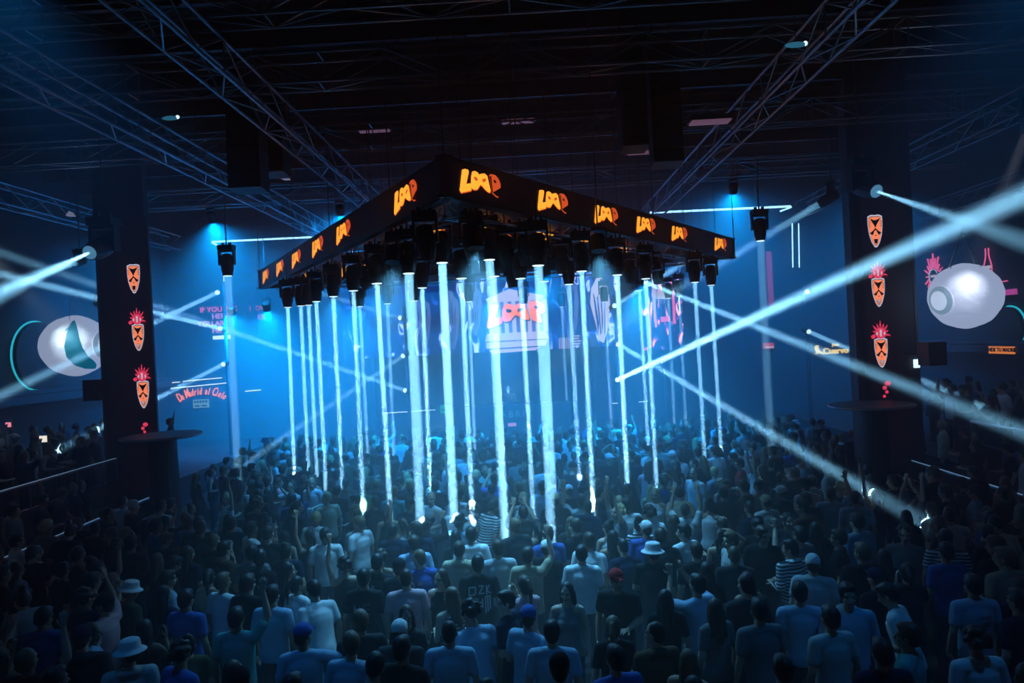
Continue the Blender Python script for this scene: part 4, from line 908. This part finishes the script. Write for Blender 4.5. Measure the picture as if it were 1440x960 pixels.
# (head px, head py, pose, top, colour, hair, hair colour, facing, skin, description of what is on them)
KEY = [
 (672, 792, 'm_down', 'tee', 'black', 'short', 'black', 3, 1, 'with large white lettering on the back'), (646, 772, 'm_down', 'long', 'beige', 'short', 'brown', -6, 0, None),
 (571, 812, 'm_down', 'tee', 'pink', 'buzz', 'brown', 8, 0, None), (632, 888, 'm_down', 'tee', 'light blue', 'buzz', 'black', 0, 1, None), (634, 838, 'f_bent', 'tank', 'striped', 'long', 'light brown', 30, 0, None),
 (425, 896, 'm_out', 'tee', 'light blue', 'capshell', 'blue', 10, 1, None), (383, 836, 'm_down', 'tee', 'light blue', 'short', 'black', -10, 1, None), (431, 830, 'm_lean', 'tee', 'white', 'short', 'black', 35, 1, None),
 (457, 752, 'm_down', 'tee', 'white', 'short', 'black', 12, 1, None), (776, 888, 'm_down', 'tee', 'light blue', 'short', 'black', -4, 1, None), (865, 925, 'm_down', 'tee', 'blue', 'short', 'black', 20, 1, None),
 (1124, 832, 'm_down', 'tee', 'light blue', 'short', 'black', -6, 1, None), (1167, 868, 'm_down', 'tee', 'pale grey', 'short', 'black', 14, 1, None), (1143, 792, 'm_down', 'tee', 'pale grey', 'capshell', 'white', -20, 0, None),
 (1276, 838, 'm_lean', 'tee', 'white', 'short', 'black', 40, 1, None), (1368, 822, 'm_down', 'tee', 'light blue', 'short', 'black', 0, 1, 'with small dark print on the back'), (1372, 900, 'm_down', 'tee', 'white', 'curly', 'brown', 6, 1, None),
 (917, 777, 'm_turn', 'tee', 'black', 'bucket', 'white', -20, 1, None), (868, 812, 'm_turn', 'tee', 'black', 'capshell', 'red', 160, 1, None), (743, 780, 'm_up', 'long', 'beige', 'short', 'brown', -12, 0, None),
 (818, 778, 'm_down', 'tee', 'white', 'short', 'black', -8, 1, None), (845, 768, 'm_turn', 'tee', 'white', 'short', 'brown', -25, 1, None), (737, 822, 'f_clap', 'tee', 'pink', 'tail', 'brown', 30, 0, None),
 (740, 868, 'm_turn', 'tee', 'light blue', 'capshell', 'blue', -40, 1, None), (680, 712, 'm_lean', 'tee', 'striped', 'short', 'black', -60, 1, None), (1042, 652, 'm_turn', 'tee', 'red', 'short', 'black', 60, 1, None),
 (921, 695, 'f_down', 'tank', 'white', 'long', 'blond', 170, 0, None), (976, 665, 'm_down', 'tee', 'white', 'buzz', 'light brown', 120, 0, None), (797, 832, 'f_down', 'tank', 'grey', 'long', 'black', 175, 0, None),
 (620, 812, 'f_down', 'tank', 'black', 'long', 'brown', 160, 0, None), (608, 700, 'm_turn', 'tee', 'white', 'buzz', 'blond', 140, 0, None), (590, 785, 'm_turn', 'tee', 'blue', 'buzz', 'light brown', 20, 0, 'with a pale square patch on the back'),
 (554, 790, 'm_down', 'tee', 'black', 'short', 'black', -15, 1, 'with a pale square patch on the back'), (698, 872, 'm_lean', 'long', 'light blue', 'curly', 'black', 25, 1, None), (512, 812, 'm_down', 'tee', 'black', 'short', 'black', -5, 1, 'with grey letters on the back'),
 (484, 795, 'f_up', 'tank', 'black', 'curly', 'black', 25, 1, None), (700, 770, 'm_down', 'tee', 'pale grey', 'short', 'brown', 10, 1, None), (1203, 700, 'm_down', 'tee', 'light blue', 'short', 'black', -15, 1, None),
 (535, 812, 'm_turn', 'tee', 'charcoal', 'capshell', 'black', -30, 1, None), (1005, 855, 'f_down', 'tee', 'grey', 'long', 'brown', 20, 0, None), (1058, 850, 'm_down', 'tee', 'grey', 'short', 'black', 10, 1, None),
 (988, 830, 'm_phone', 'tee', 'light blue', 'short', 'black', 30, 1, None), (930, 830, 'f_down', 'tee', 'black', 'long', 'black', -8, 0, None), (715, 845, 'm_turn', 'tee', 'navy', 'short', 'brown', 70, 0, None),
 (40, 842, 'm_lean', 'tee', 'light blue', 'bun', 'brown', 60, 0, None), (60, 868, 'm_bent', 'tee', 'blue', 'short', 'black', 10, 1, None), (262, 842, 'm_down', 'tee', 'blue', 'short', 'black', -12, 1, None),
 (333, 868, 'm_up', 'tee', 'teal', 'short', 'black', 0, 1, None), (250, 920, 'm_turn', 'tee', 'blue', 'curly', 'brown', -30, 1, None), (1330, 775, 'm_down', 'tee', 'blue', 'short', 'black', 5, 1, None),
 (1100, 940, 'm_down', 'tee', 'light blue', 'short', 'black', 0, 1, None), (1190, 700, 'm_up', 'tee', 'light blue', 'short', 'brown', -20, 1, None), (318, 700, 'f_up', 'tank', 'white', 'long', 'blond', 150, 0, None),
 (440, 678, 'm_turn', 'tee', 'white', 'buzz', 'blond', 160, 0, None), (735, 700, 'f_down', 'tank', 'white', 'long', 'blond', 150, 0, None), (460, 700, 'm_turn', 'tee', 'beige', 'buzz', 'blond', 40, 0, None), (505, 735, 'm_down', 'tee', 'white', 'short', 'light brown', 60, 0, None)]
for hx, hy, pose, top, col, hair, hcol, face, skin, ex in KEY:
    sc_ = .97 if pose[0] == 'f' else 1.02
    p = PZ(hx, hy, 1.64*sc_)
    if not free(p.x, p.y, .42):
        for _ in range(40):
            q = p+V((rg.uniform(-.3, .3), rg.uniform(-.3, .4), 0))
            if free(q.x, q.y, .42): p = q; break
    spots.append((p.x, p.y)); people.append((p.x, p.y, 0., pose, top, col, hair, hcol, face, sc_, skin, ex, True))
people.append((9.45, 18.1, .35, 'm_down', 'tee', 'light blue', 'short', 'black', -5, 1.06, 1, None, True)); spots.append((9.45, 18.1))
def rand_person(x, y, z, face0):
    fem = rg.random() < .38
    pose = rg.choices(('f_down', 'f_bent', 'f_up', 'f_clap', 'f_head'), (6, 3, .7, 1, .5))[0] if fem else rg.choices(('m_down', 'm_turn', 'm_bent', 'm_up', 'm_phone', 'm_both', 'm_lean', 'm_clap', 'm_out'), (8, 5, 3, .7, .8, .35, 1.6, .8, .25))[0]
    top = rg.choice(NEED[pose]) if rg.random() < .5 else NEED[pose][0]
    col = rg.choices(('black', 'charcoal', 'navy', 'grey', 'white', 'pale grey', 'light blue', 'olive', 'brown', 'beige', 'blue', 'red', 'pink', 'striped', 'teal'), (36, 12, 12, 6, 9, 4, 4, 3, 3, 3, 3, 1.2, 1.4, .6, .8))[0]
    hair = rg.choices(('long', 'bun', 'tail', 'curly'), (8, 2, 3, 1))[0] if fem else rg.choices(('short', 'buzz', 'curly', 'capshell', 'bucket'), (10, 3, 1.3, 1.6, .3))[0]
    hcol = rg.choices(('black', 'white', 'navy', 'beige', 'red'), (5, 2, 2, 1, .5))[0] if hair in ('capshell', 'bucket') else rg.choices(('black', 'brown', 'light brown', 'blond'), (6, 5, 2, 1.1 if fem else .4))[0]
    face = face0+rg.gauss(0, 22)
    if rg.random() < .12: face += rg.choice((90, -90, 160, 180))
    return (x, y, z, pose, top, col, hair, hcol, face, rg.uniform(.93, 1.0) if fem else rg.uniform(.98, 1.07), rg.choices((0, 1, 2, 3), (5, 5, 2, .7))[0], None, False)
def in_view(x, y, z, margin=50):
    d = V((x, y, z))-CAM; f_ = d.dot(_f)
    if f_ < 1: return False
    u = 720+960*d.dot(_right)/f_; v = 480-960*d.dot(_up)/f_
    return -margin < u < 1440+margin and v < 960+70
def pix(x, y, z):
    d = V((x, y, z))-CAM; f_ = d.dot(_f); return 720+960*d.dot(_right)/f_, 480-960*d.dot(_up)/f_, 960/f_
KEYPIX = [pix(q[0], q[1], 1.64)+(math.hypot(q[0], q[1]),) for q in people]
def hides_key(x, y, z):
    u, v, k = pix(x, y, z+1.74); r = math.hypot(x, y)
    return any(r < rk and abs(u-uk) < .21*kk+.22*k and v < vk+.30*kk for uk, vk, kk, rk in KEYPIX)
def fill(x0, x1, y0, y1, z, n, dmin, face):
    for _ in range(n):
        x = rg.uniform(x0, x1); y = rg.uniform(y0, y1)
        if not in_view(x, y, z+1.6) or not free(x, y, dmin) or hides_key(x, y, z): continue
        spots.append((x, y)); people.append(rand_person(x, y, z, face(x, y)))
toward = lambda x, y: math.degrees(math.atan2(-(RC.x*.6-x), max(4, 26-y)))*.8
fill(-8.9, 8.65, 4.6, 13.5, 0, 9000, .485, toward); fill(-8.9, 8.65, 13.5, 23.6, 0, 6000, .50, toward)
fill(-10.2, -9.55, 8, 17, .35, 300, .55, lambda x, y: -70); fill(9.3, 10.2, 8, 18, .35, 300, .55, lambda x, y: 60)
fill(-14.8, -10.75, 9, 21, 1.1, 500, .62, lambda x, y: -75); fill(10.75, 14.8, 9, 21, 1.1, 500, .62, lambda x, y: 70)
# clear of columns and counters
def blocked(q):
    x, y, z = q[:3]
    return any(math.hypot(x-o.location.x, y-o.location.y) < r for o, r in BLOCK)
BLOCK = [(o, 1.45) for o in bpy.data.objects if o.name.startswith('round_counter')]+[(o, 1.05) for o in bpy.data.objects if o.name.split('.')[0] == 'column']
people = [q for q in people if not blocked(q)]
def size_key(q): return math.hypot(q[0], q[1]) - (100 if q[12] else 0)
people.sort(key=size_key)
near, far = people[:300], people[300:]
print('PEOPLE', len(near), len(far), 'far from', size_key(far[0]) if far else 0)
def wrap(o, s, P, loops, m, name='print'):
    """flat shapes (in x, z on the back) laid on the shirt"""
    bm = bmesh.new(); bm.from_mesh(P); tree = BVHTree.FromBMesh(bm); bm.free()
    for lp in loops:
        vs_ = []
        n = len(lp)
        pts = []
        for i in range(n):
            a, b = lp[i], lp[(i+1) % n]; k = max(1, int(math.hypot(a[0]-b[0], a[1]-b[1])/.03))
            pts += [(a[0]+(b[0]-a[0])*j/k, a[1]+(b[1]-a[1])*j/k) for j in range(k)]
        for x, z in pts:
            h = tree.ray_cast(V((x, -1, z)), V((0, 1, 0)))
            vs_.append(V((x, (h[0].y if h[0] else -.12)-.006, z)))
        MB().add(vs_, [tuple(range(len(vs_)))]).build(name, m, s)
def line_quad(a, b, t): 
    d = V((b[0]-a[0], b[1]-a[1])); n = V((-d.y, d.x)).normalized()*t/2
    return [(a[0]+n.x, a[1]+n.y), (b[0]+n.x, b[1]+n.y), (b[0]-n.x, b[1]-n.y), (a[0]-n.x, a[1]-n.y)]
M_print = mat('print_white', (.8, .8, .82), .6); M_pgrey = mat('print_grey', (.12, .2, .28), .7); M_ppink = mat('print_pink', (.75, .35, .4), .6)
for q in near:
    x, y, z, pose, top, col, hair, hcol, face, sc_, skin, ex, key = q
    o, s, P = person(x, y, z, pose, top, col, hair, hcol, face, sc_, skin, zone(x, y, z), G_BAL if z > .2 else G_FLOOR, ex)
    if ex:
        me = s.data
        if 'large white' in ex:
            segs = [((-.13, 1.36), (-.13, 1.06)), ((-.13, 1.36), (-.04, 1.37)), ((-.04, 1.37), (-.05, 1.28)), ((-.13, 1.26), (-.05, 1.28)), ((.0, 1.38), (.06, 1.38)), ((.06, 1.38), (.0, 1.29)), ((.0, 1.29), (.07, 1.29)), ((.10, 1.38), (.10, 1.26)), ((.10, 1.32), (.14, 1.38)), ((.10, 1.32), (.15, 1.27)),
                    ((-.10, 1.22), (-.10, 1.06)), ((-.07, 1.22), (-.07, 1.05)), ((-.07, 1.22), (-.02, 1.22)), ((-.02, 1.22), (-.02, 1.12)), ((-.02, 1.17), (.04, 1.17)), ((.04, 1.22), (.04, 1.10)), ((.08, 1.24), (.08, 1.02)), ((.11, 1.24), (.11, 1.04)), ((.08, 1.24), (.14, 1.24)), ((.14, 1.24), (.14, 1.06)), ((-.05, 1.12), (.05, 1.12))]
            wrap(o, s, me, [line_quad(a, b, .016) for a, b in segs], M_print)
        elif 'patch' in ex: wrap(o, s, me, [[(-.06, 1.36), (.0, 1.36), (.0, 1.31), (-.06, 1.31)]], M_ppink)
        elif 'grey letters' in ex: wrap(o, s, me, [line_quad(a, b, .018) for a, b in (((-.1, 1.34), (-.1, 1.22)), ((-.1, 1.22), (-.03, 1.22)), ((-.03, 1.22), (-.03, 1.34)), ((.02, 1.34), (.02, 1.22)), ((.02, 1.34), (.1, 1.34)), ((.02, 1.28), (.1, 1.28)), ((.02, 1.22), (.1, 1.22)))], M_pgrey)
        else: wrap(o, s, me, [line_quad((-.02+.03*i, 1.34), (-.02+.03*i, 1.31), .014) for i in range(5)]+[line_quad((.0, 1.27-.03*i), (.1-.02*i, 1.27-.03*i), .012) for i in range(2)], M_dark)
# everyone further off: one mass of real figures
def lowres(me, n):
    o = bpy.data.objects.new('tmp', me); _tmp.collection.objects.link(o); d = o.modifiers.new('d', 'DECIMATE'); d.ratio = min(1, n/max(1, len(me.polygons)))
    m2 = evaluated(o); bpy.data.objects.remove(o)
    co = np.empty(len(m2.vertices)*3); m2.vertices.foreach_get('co', co); m2.calc_loop_triangles(); tr = np.empty(len(m2.loop_triangles)*3, dtype=np.int64); m2.loop_triangles.foreach_get('vertices', tr)
    bpy.data.meshes.remove(m2); return co.reshape(-1, 3), tr.reshape(-1, 3)
cache = {}
def low(key, me, n):
    if key not in cache: cache[key] = lowres(me, n)
    return cache[key]
cmats = []; cidx = {}
def cm(m):
    if m.name not in cidx: cidx[m.name] = len(cmats); cmats.append(m)
    return cidx[m.name]
AV, AF, AM = [], [], []; off = 0
for x, y, z, pose, top, col, hair, hcol, face, sc_, skin, ex, key in far:
    P = POSES[pose]
    if P[top] is None: top = NEED[pose][0]
    W = Matrix.Translation((x, y, z)) @ Matrix.Rotation(R(face), 4, 'Z') @ Matrix.Scale(sc_, 4)
    items = [((pose, 'b'), P['body'], 900, SKIN[skin], W), ((pose, top), P[top], 300, cloth(col), W), (('t', pose), P['trousers'], 120, M_denim, W)]
    if hair in ('capshell', 'bucket'): items.append(((hair,), HAIRM[hair], 160, cloth(hcol), W @ P['HM']))
    else: items.append(((hair,), HAIRM[hair], 160, HAIR[hcol], W @ P['HM']))
    for k, me, n, m_, T_ in items:
        co, tr = low(k, me, n); A = np.array(T_)
        AV.append(co @ A[:3, :3].T + A[:3, 3]); AF.append(tr+off); AM.append(np.full(len(tr), cm(m_))); off += len(co)
AV = np.concatenate(AV); AF = np.concatenate(AF); AM = np.concatenate(AM)
cme = bpy.data.meshes.new('crowd'); cme.vertices.add(len(AV)); cme.vertices.foreach_set('co', AV.ravel()); cme.loops.add(AF.size); cme.loops.foreach_set('vertex_index', AF.ravel().astype(np.int32))
cme.polygons.add(len(AF)); cme.polygons.foreach_set('loop_start', np.arange(0, AF.size, 3, dtype=np.int32)); 
for m_ in cmats: cme.materials.append(m_)
cme.polygons.foreach_set('material_index', AM.astype(np.int32)); cme.polygons.foreach_set('use_smooth', [True]*len(AF)); cme.update(calc_edges=True); cme.validate()
tag(inst('crowd', cme), 'dense far crowd of dancers reaching back to the stage', 'crowd', kind='stuff')
print('CROWD TRIS', len(AF))

# the person behind the booth
person(-.2+p.x*0+PY(722, 590, 24).x, 26.05, 1.2, 'm_bent', 'tee', 'black', 'short', 'black', 175, 1., 1, 'behind the booth on the stage', None)
# phones held up on the balcony, each in someone's raised hand
for px, py, d, w_, m_, pose, hand, sc_, col, lab in ((61, 617, 14.6, .075, neon('phone_white', (1, .93, .8), 1.5), 'm_up', (.24, .22, 1.99), 1.0, 'navy', 'phone held up with a plain white screen on the balcony'),
                                    (12, 597, 16., .06, neon('phone_pink', (1, .3, .45), 1.5), 'm_both', (.19, .12, 2.10), 1.04, 'charcoal', 'phone held up with a pink and white screen on the balcony')):
    p = PY(px, py, d); t = thing('smartphone', lab, 'phone', p)
    MB().box((-w_*1.2, -.005, -w_), (w_*1.2, .005, w_)).build('case', M_black, t); MB().box((-w_*1.12, -.008, -w_*.93), (w_*1.12, -.004, w_*.93)).build('screen', m_, t)
    h = Matrix.Rotation(R(-12), 3, 'Z') @ V(hand)*sc_
    person(p.x-h.x, p.y-h.y-.02, 1.1, pose, 'tee', col, 'short', 'brown', -12, (p.z-1.1)/hand[2], 1, 'holding up a phone', G_BAL)
bpy.data.scenes.remove(_tmp)
